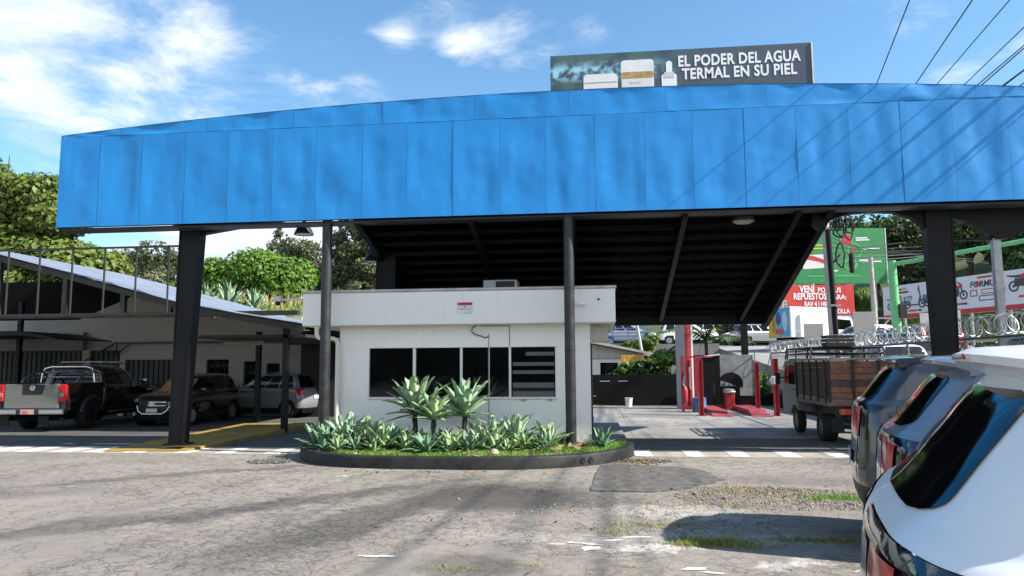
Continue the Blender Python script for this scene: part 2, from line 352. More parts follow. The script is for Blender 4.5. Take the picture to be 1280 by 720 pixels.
# tar repair next to the planter, an old square patch a step darker
TAR = mat('tar_patch', (.16, .15, .14), .95, var=.22, vscale=7, bump=.9, bscale=90, col2=(.085, .08, .076), spec=.2, detail=8)
P = [(-.12, 10.05), (.0, 12.55), (.5, 12.75), (1.5, 12.35), (1.75, 11.2), (1.2, 10.35), (.7, 10.02)]
Q = []
for i in range(len(P)):
    a, b = P[i], P[(i+1) % len(P)]; k_ = 9
    for j in range(k_): w = .012 if i in (0, 6) else .07; Q.append((a[0]+(b[0]-a[0])*j/k_+random.uniform(-w, w), a[1]+(b[1]-a[1])*j/k_+random.uniform(-w, w)))
P = Q; mb = MB(); mb.prism(P, -.03, .013, 'z'); mb.build('tar_patch', TAR, kind='structure')
def pebbles(name, cx, cy, rx, ry, n, m, smin, smax, label=None):
    mb = MB(); oct_ = [(0, 2, 4), (2, 1, 4), (1, 3, 4), (3, 0, 4), (2, 0, 5), (1, 2, 5), (3, 1, 5), (0, 3, 5)]
    for _ in range(n):
        a = random.uniform(0, 6.283); q = random.random()**.6
        x, y = cx+rx*q*math.cos(a), cy+ry*q*math.sin(a); s = random.uniform(smin, smax); r = random.uniform(0, 3)
        vs = []
        for dx, dy, dz in ((1, 0, 0), (-1, 0, 0), (0, 1, 0), (0, -1, 0), (0, 0, .7), (0, 0, -.6)):
            k = s*random.uniform(.7, 1.3); vs.append((x+(dx*math.cos(r)-dy*math.sin(r))*k, y+(dx*math.sin(r)+dy*math.cos(r))*k, s*.35+dz*k+.0))
        mb.add(vs, oct_)
    return mb.build(name, m, kind='stuff')
pebbles('gravel', 2.2, 9.75, 1.25, .85, 2800, mat('grey_gravel', (.30, .25, .205), .95, var=.4, vscale=9, col2=(.13, .115, .10), spec=.2), .005, .021)
pebbles('loose_chippings', .6, 8.5, 1.6, .9, 600, mat('pale_chippings', (.38, .35, .31), .9, var=.3, vscale=11), .006, .016)
pebbles('crumbled_asphalt', .75, 13.2, .5, .35, 350, mat('dark_crumbs', (.11, .10, .09), .9, var=.3, vscale=11), .008, .026)
pebbles('kerb_rubble', -5.75, 12.7, .38, .28, 320, mat('dark_crumbs', (.11, .10, .09), .9), .010, .04)
WEED = leafmat('weed_blades', (.20, .24, .045), (.33, .31, .10), 3)
GRASS = leafmat('grass_blades', (.10, .24, .028), (.24, .38, .07), 2)
def weeds(cx, cy, rx, ry, n, h, m, name='weeds', rot=0.):
    a = RNG.uniform(0, 6.283, n); q = RNG.uniform(0, 1, n)**.7
    u, w = rx*q*np.cos(a), ry*q*np.sin(a)
    # clumps
    k = max(4, n//14); ck = RNG.integers(0, k, n); cu, cw = RNG.normal(0, rx*.45, k), RNG.normal(0, ry*.5, k)
    u = cu[ck]+RNG.normal(0, .07, n); w = cw[ck]+RNG.normal(0, .04, n)
    P = np.stack([cx+u*math.cos(rot)-w*math.sin(rot), cy+u*math.sin(rot)+w*math.cos(rot), np.full(n, -.005)], 1)
    return blades(name, P, np.full(n, h*.62), m, lean=1.1, wid=.004, kind='stuff')
LITTER = mat('dry_litter', (.30, .17, .08), .9, var=.3, vscale=15, col2=(.16, .10, .05))
def litter(cx, cy, rx, ry, n):
    P_ = np.c_[cx+RNG.normal(0, rx, n), cy+RNG.normal(0, ry, n), np.full(n, .012)]; N_ = RNG.normal(0, .5, (n, 3)); N_[:, 2] = 1
    quads('dry_litter', P_, N_, .035, LITTER, aspect=1.8, kind='stuff')
litter(.75, 13.0, .3, .25, 120); litter(2.4, 10.0, .6, .3, 120); litter(-2.2, 11.65, 1.6, .08, 60); litter(.3, 8.2, 1.8, 1.0, 50)
weeds(1.05, 7.25, .5, .16, 1500, .07, WEED); weeds(2.15, 7.45, .75, .09, 1000, .055, WEED, rot=.05); weeds(2.85, 9.75, .45, .16, 1100, .07, GRASS); weeds(2.0, 10.2, .9, .35, 500, .055, WEED)
weeds(.6, 8.0, .5, .08, 350, .05, WEED); weeds(.15, 7.6, .12, .1, 120, .06, WEED); weeds(.62, 13.35, .3, .18, 200, .06, WEED); weeds(-1.2, 6.15, .45, .04, 160, .04, WEED); weeds(-.4, 6.35, .8, .04, 120, .035, WEED); weeds(1.2, 9.2, .8, .1, 250, .05, WEED)

# ------------------------------------------------------------------ canopy: blue fascia, lean-to roof, black steel
CAN = thing('canopy', 'bright blue sheet metal canopy with arched top on black steel columns', 'canopy', (0, 14, 0))
def bluemat():
    m = bpy.data.materials.new('blue_sheet_paint'); m.use_nodes = True; t = NT(m.node_tree); p = t.n['Principled BSDF']
    oc = t.add('ShaderNodeTexCoord').outputs['Object']; geo = t.add('ShaderNodeNewGeometry').outputs['Position']
    f, _ = t.noise(geo, .55, 5, .6); g, _ = t.noise(t.v('MULTIPLY', geo, (3., 1, .45)), 1.6, 5, .65); s, _ = t.noise(geo, 9, 3, .7)
    c = t.mix(t.ramp(f, .3, .7), (.009, .215, .56), (.012, .24, .63)); c = t.mix(t.ramp(g, .52, .74, 0, .22), c, (.05, .33, .80)); c = t.mix(t.ramp(s, .70, .76, 0, .5), c, (.06, .16, .34))
    t.l.new(c, p.inputs['Base Color']); t.l.new(t.ramp(f, .2, .8, .42, .55), p.inputs['Roughness']); p.inputs['Specular IOR Level'].default_value = .4
    b = t.add('ShaderNodeBump'); b.inputs['Strength'].default_value = .12; b.inputs['Distance'].default_value = .01; t.l.new(s, b.inputs['Height']); t.l.new(b.outputs[0], p.inputs['Normal'])
    return m
BLUE = bluemat()
FX0, FX1, FY, FZ0, FZS = -10.95, 12.8, 13.75, 4.53, 6.41
def ftop(x): return 6.915-(.0041 if x < -.3 else .0052)*(x+.3)**2
def sheet(x0, x1, zb, zt, seed, nx=14, nz=20):
    """one buckled sheet: zb, zt functions of x; edges pinned, belly oil-canned"""
    vs = []; g = .0018
    for j in range(nz+1):
        for i in range(nx+1):
            u, w = i/nx, j/nz; x = x0+g+(x1-x0-2*g)*u; z = zb(x)+(zt(x)-zb(x))*w
            e = (min(1, 5*min(u, 1-u))*.75+.25)*(min(1, 5*min(w, 1-w))*.75+.25)*1.45
            d = .013*noise.noise((x*1.5+seed*.13, z*1.15, seed*1.7))+.010*noise.noise((x*3.2, z*.8+seed, 2.))+.004*noise.noise((x*7, z*5, seed))
            d += .012*math.sin(u*math.pi)*(.4+noise.noise((seed*3.3, 1, 1)))
            vs.append((x, FY-14+d*e*1.15+.0016*((seed % 3)-1), z))
    n = nx+1; fs = [(j*n+i, j*n+i+1, (j+1)*n+i+1, (j+1)*n+i) for j in range(nz) for i in range(nx)]
    o = raw('panel', vs, fs, BLUE, CAN, smooth=True)
    return o
k = 0; x = FX0
while x < FX1-.1:
    x1 = min(FX1, x+.915+random.uniform(-.035, .035))
    sheet(x, x1, lambda q: FZ0, lambda q: min(FZS-.003, ftop(q)), k); x = x1; k += 1
x = FX0-.48
while x < FX1-.1:
    x1 = min(FX1, x+1.83)
    if ftop(x) > FZS+.02 or ftop(x1) > FZS+.02: sheet(max(x, FX0), x1, lambda q: FZS+.003, lambda q: max(ftop(q), FZS+.012), k, 20, 8)
    x = x1; k += 1
mb = MB()   # the steel skin behind the sheets, its returns at the ends and along the arch
xs = [FX0+(FX1-FX0)*i/60 for i in range(61)]
poly = [(q, ftop(q)-.03) for q in xs]+[(FX1, FZ0+.02), (FX0, FZ0+.02)]
mb.prism(poly, -.19, -.05, 'y'); mb.build('backing', BLACK, CAN)
mb = MB(); mb.box((FX0+.02, -.135, FZ0-.05), (FX1, .25, FZ0-.004), .01); mb.build('bottom_rail', mat('dark_trim', (.035, .04, .05), .5), CAN)
mb = MB()
for i in range(60): mb.add([(xs[i], -.254, ftop(xs[i])-.01), (xs[i+1], -.254, ftop(xs[i+1])-.01), (xs[i+1], .0, ftop(xs[i+1])+.006), (xs[i], .0, ftop(xs[i])+.006), (xs[i], -.254, ftop(xs[i])+.006), (xs[i+1], -.254, ftop(xs[i+1])+.006)], [(4, 5, 2, 3)])
mb.build('cap_strip', BLUE, CAN)
mb = MB(); mb.box((FX0+.004, -.245, FZ0), (FX0+.012, -.02, ftop(FX0)-.02)); mb.build('end_return', BLUE, CAN)
# roof: slopes down to the back between x -4.7 and 4.45
RX0, RX1, RY0, RY1, RZ0, RZ1 = -4.75, 4.42, 13.98, 20.05, 4.50, 2.86
def rz(y): return RZ0+(RZ1-RZ0)*(y-RY0)/(RY1-RY0)
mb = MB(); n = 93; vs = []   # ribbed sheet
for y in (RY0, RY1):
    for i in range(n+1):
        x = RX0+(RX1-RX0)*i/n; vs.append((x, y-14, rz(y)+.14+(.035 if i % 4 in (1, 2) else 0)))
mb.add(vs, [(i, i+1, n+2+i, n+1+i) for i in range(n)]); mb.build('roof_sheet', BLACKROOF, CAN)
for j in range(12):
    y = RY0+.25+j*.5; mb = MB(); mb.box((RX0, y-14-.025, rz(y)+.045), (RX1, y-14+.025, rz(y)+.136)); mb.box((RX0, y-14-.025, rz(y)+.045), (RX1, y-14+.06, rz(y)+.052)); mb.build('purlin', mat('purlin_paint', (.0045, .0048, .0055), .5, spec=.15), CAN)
for x in (-2.39, -.42, 1.7, 3.76):
    mb = MB(); q = [(RY0-14, rz(RY0)), (RY1-14, rz(RY1))]; mb.prism([(q[0][0], q[0][1]-.10), (q[1][0], q[1][1]-.10), (q[1][0], q[1][1]+.044), (q[0][0], q[0][1]+.044)], x-.05, x+.05, 'x'); mb.build('rafter', mat('rafter_paint', (.007, .007, .008), .5, spec=.15), CAN)
for x, w in ((RX0, .0), (RX1, .0)):     # deep edge beams along both sides of the roof
    mb = MB(); s = 1 if x < 0 else -1
    dp = .16 if x < 0 else .32
    mb.prism([(RY0-14, rz(RY0)-.02), (RY1-14, rz(RY1)-dp), (RY1-14, rz(RY1)+.18), (RY0-14, rz(RY0)+.18)], x, x+s*.12, 'x'); mb.build('edge_beam', BLACK, CAN)
mb = MB(); mb.box((RX0, RY1-14-.08, RZ1-.14), (RX1, RY1-14+.06, RZ1+.17), .01); mb.build('back_beam', BLACK, CAN)
# portal frame with arched haunches between roof edge and right column
mb = MB()
arc = [(4.22, 4.16), (4.42, 4.36), (4.75, 4.47), (5.2, 4.50), (5.6, 4.47), (5.9, 4.36), (6.12, 4.15)]
mb.prism(arc+[(6.12, 4.9), (4.10, 4.9), (4.10, 4.30)], .35, .50, 'y'); mb.build('arched_bracket', BLACK, CAN)
mb = MB()
arc = [(6.58, 4.34), (6.82, 4.27), (7.0, 4.17), (7.2, 4.03), (7.36, 3.93), (7.55, 3.93), (7.75, 4.02), (8.0, 4.2), (8.4, 4.35)]
mb.prism(arc+[(8.4, 4.9), (6.58, 4.9)], .35, .50, 'y'); mb.build('arched_bracket', BLACK, CAN)
mb = MB(); mb.prism([(-8.12, 4.42), (-6.1, 4.72), (-6.1, 4.95), (-8.12, 4.95)], .30, .5, 'y'); mb.build('haunch', BLACK, CAN)
mb = MB(); mb.prism([(-8.55, 4.6), (-9.9, 4.85), (-9.9, 4.95), (-8.55, 4.95)], .30, .5, 'y'); mb.build('haunch', BLACK, CAN)
def icol(x0, x1, xb0, xb1, y0, y1, z0, z1):
    """tapered plate column: two flanges and a web, wider at the top"""
    mb = MB()
    for (a, b, c, d) in ((x0, x0+.03, xb0, xb0+.03), (x1-.03, x1, xb1-.03, xb1)):
        mb.prism([(c, z0), (d, z0), (b, z1), (a, z1)], y0, y1, 'y')
    mb.prism([(xb0+.031, z0), (xb1-.031, z0), (x1-.031, z1), (x0+.031, z1)], y0+.012, y1-.012, 'y')
    mb.box((xb0-.08, y0-.06, z0-.02), (xb1+.08, y1+.06, z0+.018)); return mb.build('column', BLACK, CAN)
icol(-8.56, -8.10, -8.62, -8.33, .25, .52, .13, 4.9)
icol(6.10, 6.60, 6.18, 6.50, .30, .52, .0, 4.9)
icol(-4.80, -4.36, -4.80, -4.40, 1.7, 2.2, .0, 4.3)
mb = MB(); mb.box((FX0+.5, .26, 6.16), (FX1-.1, 2.0, 6.22)); mb.build('hidden_shadow_deck', BLACKROOF, CAN)  # hidden deck added behind the fascia to widen its shadow on the forecourt
for x in (-9.5, -6, -2.4, 1.2, 4.8, 8.4, 12): mb = MB(); mb.box((x, .255, 6.05), (x+.08, 2.0, 6.155)); mb.build('outrigger', BLACK, CAN)
for x in (-5.26, -.5):
    mb = MB(); mb.tube([(x, -.06, .10), (x, -.06, 2.3), (x, -.06, 4.55)], .1, 20); mb.lathe([(.1, 1.93), (.107, 1.935), (.107, 1.96), (.1, 1.965)], 20, 'z', (x, -.06, 0)); mb.lathe([(.1, .12), (.125, .12), (.125, .22), (.1, .24)], 20, 'z', (x, -.06, 0)); mb.build('round_post', POLE, CAN, smooth=True)
mb = MB(); mb.box((6.59, .42, 3.92), (7.295, .47, 3.97)); mb.build('tie_bar', BLACK, CAN)
mb = MB(); mb.box((7.30, .40, 0), (7.44, .52, 3.96), .008); mb.build('square_post', STEEL, CAN)
# lamps hung under the canopy
LIT = mat('lamp_glass', (.55, .53, .48), .3, var=.05)
def bell(label, x, y, z, r, tilt=0.):
    t = thing('bell_lamp', label, 'lamp', (x, y, z), 0, 'bell lamps under the canopy'); t.rotation_euler = (tilt, 0, 0)
    MB().lathe([(r*.16, r*1.5), (r*.2, r*1.1), (r*.45, r*.95), (r*.8, r*.45), (r, 0), (r*1.02, -.02), (r*.97, -.02), (r*.75, r*.42), (r*.4, r*.88), (.001, r*.9)], 24).build('lamp_shade', mat('lamp_black', (.03, .03, .032), .4), t, smooth=True)
    MB().lathe([(r*.9, .01), (r*.8, -.012), (.001, -.02)], 24).build('lens', LIT, t, smooth=True)
    MB().tube([(0, 0, r*1.4), (0, 0, r*2.6)], .02, 8).build('stem', BLACK, t)
bell('bell-shaped black lamp hanging at the left pole under the blue fascia', -6.02, 14.6, 4.42, .2)
bell('black bell lamp by the dark rear column left of the white booth roof', -5.0, 16.0, 4.02, .18)
bell('upper bell lamp of the pair hanging deep under the roof, right of the booth', 2.13, 18.0, 3.62, .16)
bell('lower bell lamp of the pair hanging deep under the roof, right of the booth', 2.0, 19.2, 3.48, .15, .25)
t = thing('dish_lamp', 'pale oval dish lamp tucked under the fascia between booth and right column', 'lamp', (2.87, 14.55, 4.44))
MB().lathe([(.05, .14), (.17, .09), (.215, .0), (.22, -.02), (.2, -.03)], 28).build('lamp_shade', mat('lamp_grey', (.10, .10, .10), .4), t, smooth=True)
MB().lathe([(.198, -.028), (.14, -.06), (.001, -.075)], 28).build('lens', mat('frosted_lens', (.34, .33, .31), .35), t, smooth=True)

# ------------------------------------------------------------------ billboard above the fascia
BB = thing('billboard', 'dark skincare billboard with white slogan standing above the blue fascia', 'billboard', (-.88, 15.2, 0))
def bbmat():
    m = bpy.data.materials.new('billboard_print'); m.use_nodes = True; t = NT(m.node_tree); p = t.n['Principled BSDF']
    oc = t.add('ShaderNodeTexCoord').outputs['Object']; sx = t.add('ShaderNodeSeparateXYZ'); t.put(sx.inputs[0], oc)
    f, c = t.noise(oc, 1.5, 3, .5, .4); g, _ = t.noise(oc, 4.2, 3, .6)
    base = t.mix(t.ramp(f, .35, .6), (.03, .06, .10), (.06, .12, .12))
    band = t.ramp(t.m('ABSOLUTE', t.m('SUBTRACT', sx.outputs[2], 7.85)), .3, .02)
    left = t.ramp(sx.outputs[0], 3.0, 1.4)
    base = t.mix(t.m('MULTIPLY', t.m('MULTIPLY', band, left), t.ramp(g, .42, .6)), base, (.32, .62, .78))
    low = t.ramp(sx.outputs[2], 7.75, 7.2)
    base = t.mix(t.m('MULTIPLY', low, t.ramp(g, .35, .65, .35, .95)), base, (.07, .105, .045))
    base = t.mix(t.m('MULTIPLY', t.ramp(sx.outputs[0], 2.2, 3.3), .8), base, (.055, .075, .115))
    base = t.mix(t.m('MULTIPLY', t.ramp(sx.outputs[0], .75, .1), t.m('MULTIPLY', t.ramp(sx.outputs[2], 7.0, 6.85), t.ramp(g, .4, .55))), base, (.45, .35, .22))
    t.l.new(base, p.inputs['Base Color']); p.inputs['Roughness'].default_value = .42
    return m
mb = MB(); mb.box((0, 0, 6.2), (5.36, .18, 8.245), .006); mb.build('board', bbmat(), BB)
mb = MB(); mb.box((5.362, -.02, 6.3), (5.39, .2, 8.25)); mb.build('edge_strip', mat('frayed_edge', (.7, .68, .66), .6), BB)
mb = MB()
for x in (.6, 2.6, 4.7): mb.box((x, .2, 4.8), (x+.1, .32, 8.1))
mb.build('support', BLACK, BB)
text('lettering', 'EL PODER DEL AGUA', .325, PWHITE, BB, (2.67, -.004, 7.87), bold=.009, space=1.06, fit=2.47)
text('lettering', 'TERMAL EN SU PIEL', .325, PWHITE, BB, (2.75, -.004, 7.59), bold=.009, space=1.06, fit=2.32)
GOLD = mat('print_gold', (.52, .33, .12), .35, var=.2, vscale=9)
def disc(cx, cz, rx, rz, n=28): return [(cx+rx*math.cos(2*math.pi*i/n), cz+rz*math.sin(2*math.pi*i/n)) for i in range(n)]
def flat(name, poly, y, m, parent, th=.003): mb = MB(); mb.prism(poly, y-th, y, 'y'); return mb.build(name, m, parent)
def rrect(x0, z0, x1, z1, r, n=5):
    P = []
    for cx, cz, a in ((x1-r, z1-r, 0), (x0+r, z1-r, 90), (x0+r, z0+r, 180), (x1-r, z0+r, 270)):
        P += [(cx+r*math.cos(R(a+90*i/n)), cz+r*math.sin(R(a+90*i/n))) for i in range(n+1)]
    return P
flat('printed_jar', rrect(.70, 6.9, 1.42, 7.79, .1), -.003, mat('print_cream', (.78, .78, .77), .5, var=.06, vscale=4), BB)
flat('printed_jar_rim', rrect(.72, 7.60, 1.40, 7.62, .008), -.007, mat('print_shade', (.5, .5, .5), .5), BB)
flat('printed_tub', rrect(1.49, 6.9, 2.17, 8.06, .07), -.003, mat('print_cream', (.78, .78, .77), .5), BB)
flat('printed_band', rrect(1.495, 7.66, 2.165, 7.80, .03), -.007, GOLD, BB)
flat('printed_base', rrect(1.51, 6.92, 2.15, 7.65, .03), -.0065, mat('print_pale', (.70, .70, .69), .5, var=.02), BB)
flat('printed_bottle', rrect(2.33, 6.9, 2.64, 7.72, .05), -.003, PWHITE, BB); flat('printed_dropper', rrect(2.425, 7.73, 2.55, 8.0, .06), -.003, PWHITE, BB); flat('printed_collar', rrect(2.385, 7.64, 2.59, 7.76, .01), -.007, mat('print_pale2', (.62, .65, .66), .5), BB)
text('lettering', 'A C A T', .07, mat('print_shade', (.5, .5, .5), .5), BB, (1.66, -.010, 7.54))

# ------------------------------------------------------------------ white booth
BO = thing('booth', 'small white office booth with flat overhanging roof under the blue canopy', 'booth', (-2.65, 14.6, 0))
bx = -2.65; by = 14.6
WX0, WX1, WZ0, WZ1 = -4.59, -.80, 1.04, 2.045
def B(x, y, z): return (x-bx, y-by, z)
mb = MB()     # front wall in four pieces round the window opening, then the other walls
mb.box(B(-5.2, 14.6, .05), B(WX0, 14.75, 2.9)); mb.box(B(WX1, 14.6, .05), B(-.13, 14.75, 2.9)); mb.box(B(WX0, 14.6, .05), B(WX1, 14.75, WZ0)); mb.box(B(WX0, 14.6, WZ1), B(WX1, 14.75, 2.9))
mb.box(B(-5.2, 14.75, .05), B(-5.05, 18.4, 2.9)); mb.box(B(-.28, 14.75, .05), B(-.13, 18.4, 2.9)); mb.box(B(-5.05, 18.25, .05), B(-.28, 18.4, 2.9)); mb.build('wall', WHITE, BO)
mb = MB(); mb.box(B(-5.90, 14.33, 2.482), B(.37, 19.0, 3.145), .012); mb.build('parapet', PARA, BO)
mb = MB(); mb.box(B(-5.925, 14.30, 3.147), B(.395, 19.02, 3.195), .008); mb.build('coping', mat('grey_coping', (.50, .50, .50), .7, var=.15, vscale=4), BO)
mb = MB(); mb.box(B(-5.85, 14.38, 2.469), B(.32, 18.9, 2.481)); mb.build('soffit', mat('cream_soffit', (.70, .66, .58), .8, var=.04), BO)
mb = MB(); mb.box(B(-5.05, 14.76, .05), B(-.28, 18.2, .1)); mb.build('floor', DARKIN, BO)
# window: white frame with mullions; four dark sliding panes, slatted blind behind the right one
win = MB()
for x0, x1 in ((WX0, WX0+.018), (-3.675, -3.615), (-2.715, -2.665), (-1.735, -1.69), (WX1-.018, WX1)): win.box(B(x0, 14.585, WZ0), B(x1, 14.66, WZ1), .004)
win.box(B(WX0-.01, 14.575, WZ0-.03), B(WX1+.01, 14.67, WZ0+.012), .004); win.box(B(WX0, 14.585, WZ1-.016), B(WX1, 14.66, WZ1), .003)
WN = win.build('window', mat('white_aluminium', (.72, .72, .72), .45, var=.03), BO)
for a, b in ((WX0+.02, -3.677), (-3.613, -2.717), (-2.663, -2.152), (-2.118, -1.737), (-1.688, WX1-.02)):
    mb = MB(); mb.box(B(a, 14.622, WZ0+.012), B(b, 14.632, WZ1-.016)); mb.build('pane', GLASS, WN)
mb = MB(); mb.box(B(-2.148, 14.612, WZ0+.012), B(-2.122, 14.645, WZ1-.016), .003); mb.build('sash', mat('white_aluminium', (.72, .72, .72), .45), WN)
SL = mat('blind_slat', (.10, .105, .12), .5, var=.1)
for z in (1.06, 1.23, 1.50, 1.66, 1.86):
    mb = MB(); mb.box(B(-1.66 if z < 1.7 else -1.4, 14.617, z), B(-.84, 14.6205, z+(.10 if z < 1.3 else .07))); mb.build('slat', SL, WN)
mb = MB(); mb.box(B(-.128, 14.9, .08), B(-.10, 15.8, 2.1), .005); DOOR = mb.build('door', mat('dark_door', (.02, .02, .022), .5), BO)
mb = MB(); mb.tube([B(-.09, 15.0, 1.05), B(-.05, 15.0, 1.05), B(-.05, 15.1, 1.05)], .012, 6); mb.build('handle', CHROME, DOOR)
mb = MB(); mb.tube([B(-5.62, 14.42, 2.47), B(-5.62, 14.42, 2.32), B(-5.60, 14.43, 2.26), B(-5.55, 14.45, 2.23), B(-5.3, 14.5, 2.23), B(-5.24, 14.52, 2.2), B(-5.22, 14.54, 2.12), B(-5.22, 14.54, .2)], .045, 12); mb.build('downpipe', mat('cream_pipe', (.72, .68, .60), .5, var=.05), BO, smooth=True)
mb = MB(); pts = [B(-2.55+.13*math.cos(a*.5), 14.575, 2.40+.13*math.sin(a*.5)-.02*a) for a in range(0, 9)]+[B(-2.12, 14.58, 2.32), B(-2.12, 14.58, 2.05)]
mb.tube([B(-2.38, 14.57, 2.47), B(-2.46, 14.57, 2.42), B(-2.48, 14.57, 2.35), B(-2.42, 14.57, 2.29), B(-2.3, 14.57, 2.26), B(-2.22, 14.58, 2.22), B(-2.14, 14.585, 2.24)], .012, 6); mb.tube([B(-2.135, 14.588, 2.3), B(-2.135, 14.588, 1.0), B(-2.135, 14.59, .5)], .006, 5); mb.tube([B(-2.3, 14.59, 2.46), B(-1.72, 14.59, 2.46), B(-1.72, 14.59, 2.06)], .007, 5); mb.build('cable', mat('grey_cable', (.16, .15, .14), .6), BO)
mb = MB()
for x in (-1.5, -.98): mb.box(B(x, 14.56, .985), B(x+.1, 14.6, 1.01), .004)
mb.build('window_stop', STEEL, BO)
mb = MB(); mb.box(B(-.10, 14.7, 2.12), B(.22, 15.1, 2.40), .01); mb.build('meter_box', mat('beige_box', (.5, .48, .44), .6), BO)
mb = MB(); mb.lathe([(.02, 0), (.02, .03)], 10, 'y', B(.05, 14.305, 2.93)); mb.build('drain_spout', DARKIN, BO)
# sign on the parapet
sg = thing('notice_sign', 'small white notice with a red top stripe fixed on the booth parapet', 'sign', (-2.57, 14.325, 2.81))
mb = MB(); mb.box((-.15, -.008, -.12), (.15, .0, .10), .002); mb.build('sign_plate', mat('sign_white', (.74, .75, .74), .5), sg)
flat('red_stripe', [(-.148, .045), (.148, .045), (.148, .098), (-.148, .098)], -.009, mat('sign_red', (.45, .02, .015), .5), sg)
flat('printed_line', [(-.14, -.022), (-.02, -.026), (.0, -.036), (.14, -.012), (.14, -.02), (.0, -.046), (-.14, -.03)], -.009, mat('sign_ink', (.2, .2, .2), .5), sg)
flat('printed_mark', disc(0, .012, .022, .018, 10), -.009, mat('sign_ink', (.2, .2, .2), .5), sg); flat('emblem', disc(-.115, .07, .016, .016, 10), -.0125, mat('sign_orange', (.8, .3, .1), .5), sg)
flat('printed_field', [(.02, -.11), (.13, -.11), (.13, -.045), (.02, -.06)], -.009, mat('sign_green', (.62, .68, .55), .5), sg)
sc = thing('security_camera', 'small white security camera on the parapet beside the right pole', 'camera', (-.37, 14.33, 2.84))
mb = MB(); mb.box((-.03, -.03, -.02), (.03, 0, .05), .006); mb.build('bracket', PWHITE, sc); mb = MB(); mb.lathe([(.03, 0), (.038, .02), (.038, .14), (.028, .16)], 14, 'x', (.0, -.07, .01)); mb.build('camera_body', PWHITE, sc, smooth=True); mb = MB(); mb.lathe([(.025, .161), (.001, .165)], 12, 'x', (0, -.07, .01)); mb.build('lens', GLASS, sc)
ac = thing('air_conditioner', 'white boxy air conditioner unit standing on the flat booth roof', 'air conditioner', (-2.0, 15.6, 3.195))
mb = MB(); mb.box((-.4, 0, 0), (.33, .5, .30), .015); mb.build('casing', mat('pale_casing', (.55, .56, .56), .5, var=.06), ac)
mb = MB(); mb.box((-.13, -.006, .03), (.28, .0, .27)); mb.build('grille', mat('grille_grey', (.04, .04, .042), .5), ac)
for i in range(8):
    mb = MB(); mb.box((-.13, -.012, .045+i*.028), (.28, -.007, .052+i*.028)); mb.build('slat', BLACK, ac)
sc2 = thing('dome_camera', 'white bracketed camera poking out left of the booth roof', 'camera', (-5.96, 14.5, 3.02))
mb = MB(); mb.box((-.5, -.02, .0), (.1, .02, .04)); mb.box((-.62, -.06, -.02), (-.45, .06, .09), .01); mb.build('bracket', mat('pale_casing', (.55, .56, .56), .5), sc2); mb = MB(); mb.lathe([(.06, 0), (.055, -.05), (.001, -.09)], 16, 'z', (-.535, 0, -.02)); mb.build('dome', GLASS, sc2, smooth=True)

# ------------------------------------------------------------------ planter and agaves
PCX, PCY, PRX, PRY = -2.45, 14.55, 3.12, 2.62
def pedge(a, k=0.): 
    c = math.cos(a); x = PCX+((PRX-k)*c**.82 if c > 0 else -(PRX+.08-k)*(-c)**.6); y = PCY-(PRY-k)*abs(math.sin(a))**.9
    return x, y
PL = thing('planter', 'low half-round planter with black painted kerb in front of the white booth', 'planter', (PCX, PCY, 0))
A = [math.pi*i/72 for i in range(73)]
mb = MB(); vs = []
prof = [(0., -.05), (.0, .17), (.012, .195), (.03, .205), (.125, .203), (.14, .19), (.14, .05)]
for a in A:
    for d, z in prof:
        x, y = pedge(a, d); w = .006*noise.noise((x*2, y*2, z*3)); vs.append((x-PCX+w, y-PCY+w, z+w))
n = len(prof); mb.add(vs, [(i*n+j, i*n+j+1, (i+1)*n+j+1, (i+1)*n+j) for i in range(72) for j in range(n-1)]+[tuple(range(n)), tuple(range(72*n+n-1, 72*n-1, -1))])
mb.build('kerb', mat('chipped_black_kerb', (.010, .010, .011), .6, var=.2, vscale=3, bump=.35, bscale=18, col2=(.026, .025, .024), spec=.3), PL, smooth=True)
vs = [pedge(a, .12) for a in A]; mb = MB(); mb.prism([(x-PCX, y-PCY) for x, y in vs], .0, .175, 'z'); mb.build('soil', mat('soil', (.09, .065, .04), .95, var=.3, vscale=6, bump=.6, bscale=20), PL)
for a in (R(49.5), R(46.0), R(160), R(157.5)):
    x, y = pedge(a, -.004); x2, y2 = pedge(a, .25); d = Vector((x-x2, y-y2, 0)).normalized()
    mb = MB(); p0 = Vector((x-PCX, y-PCY, .095)); 
    mb.tube([p0-d*.04, p0+d*.006], .052, 16); mb.build('drain_pipe', mat('drain_black', (.004, .004, .004), .9), PL)
def in_planter(n, k, ymin=None):
    out = []
    while len(out) < n:
        x = RNG.uniform(PCX-PRX, PCX+PRX); y = RNG.uniform(PCY-PRY, PCY)
        q = (abs(x-PCX)/(PRX-k))**(2/.82)+(abs(y-PCY)/(PRY-k))**(2/.9)
        if q < 1: out.append((x, y))
    return np.array(out)
Pg = in_planter(30000, .15); m_ = noise
keep = np.array([noise.noise((x*1.3, y*1.3, 0))+.45*noise.noise((x*5, y*5, 2)) > -.22 for x, y in Pg]); Pg = Pg[keep]
blades('lawn_grass', np.c_[Pg, np.full(len(Pg), .17)], np.full(len(Pg), .058), GRASS, lean=.8, wid=.006, kind='stuff')
pebbles('planter_pebbles', -2.2, 12.5, 2.0, .25, 90, mat('pale_chippings', (.38, .35, .31), .9), .015, .04).location.z = .17
st = thing('stone', 'rounded pale tan stone lying on the grass of the planter', 'stone', (-1.73, 12.42, .2)); MB().lathe([(.001, -.04), (.07, -.03), (.085, .02), (.06, .07), (.001, .09)], 12).build('stone', mat('tan_stone', (.42, .34, .24), .9, bump=.3), st, smooth=True)
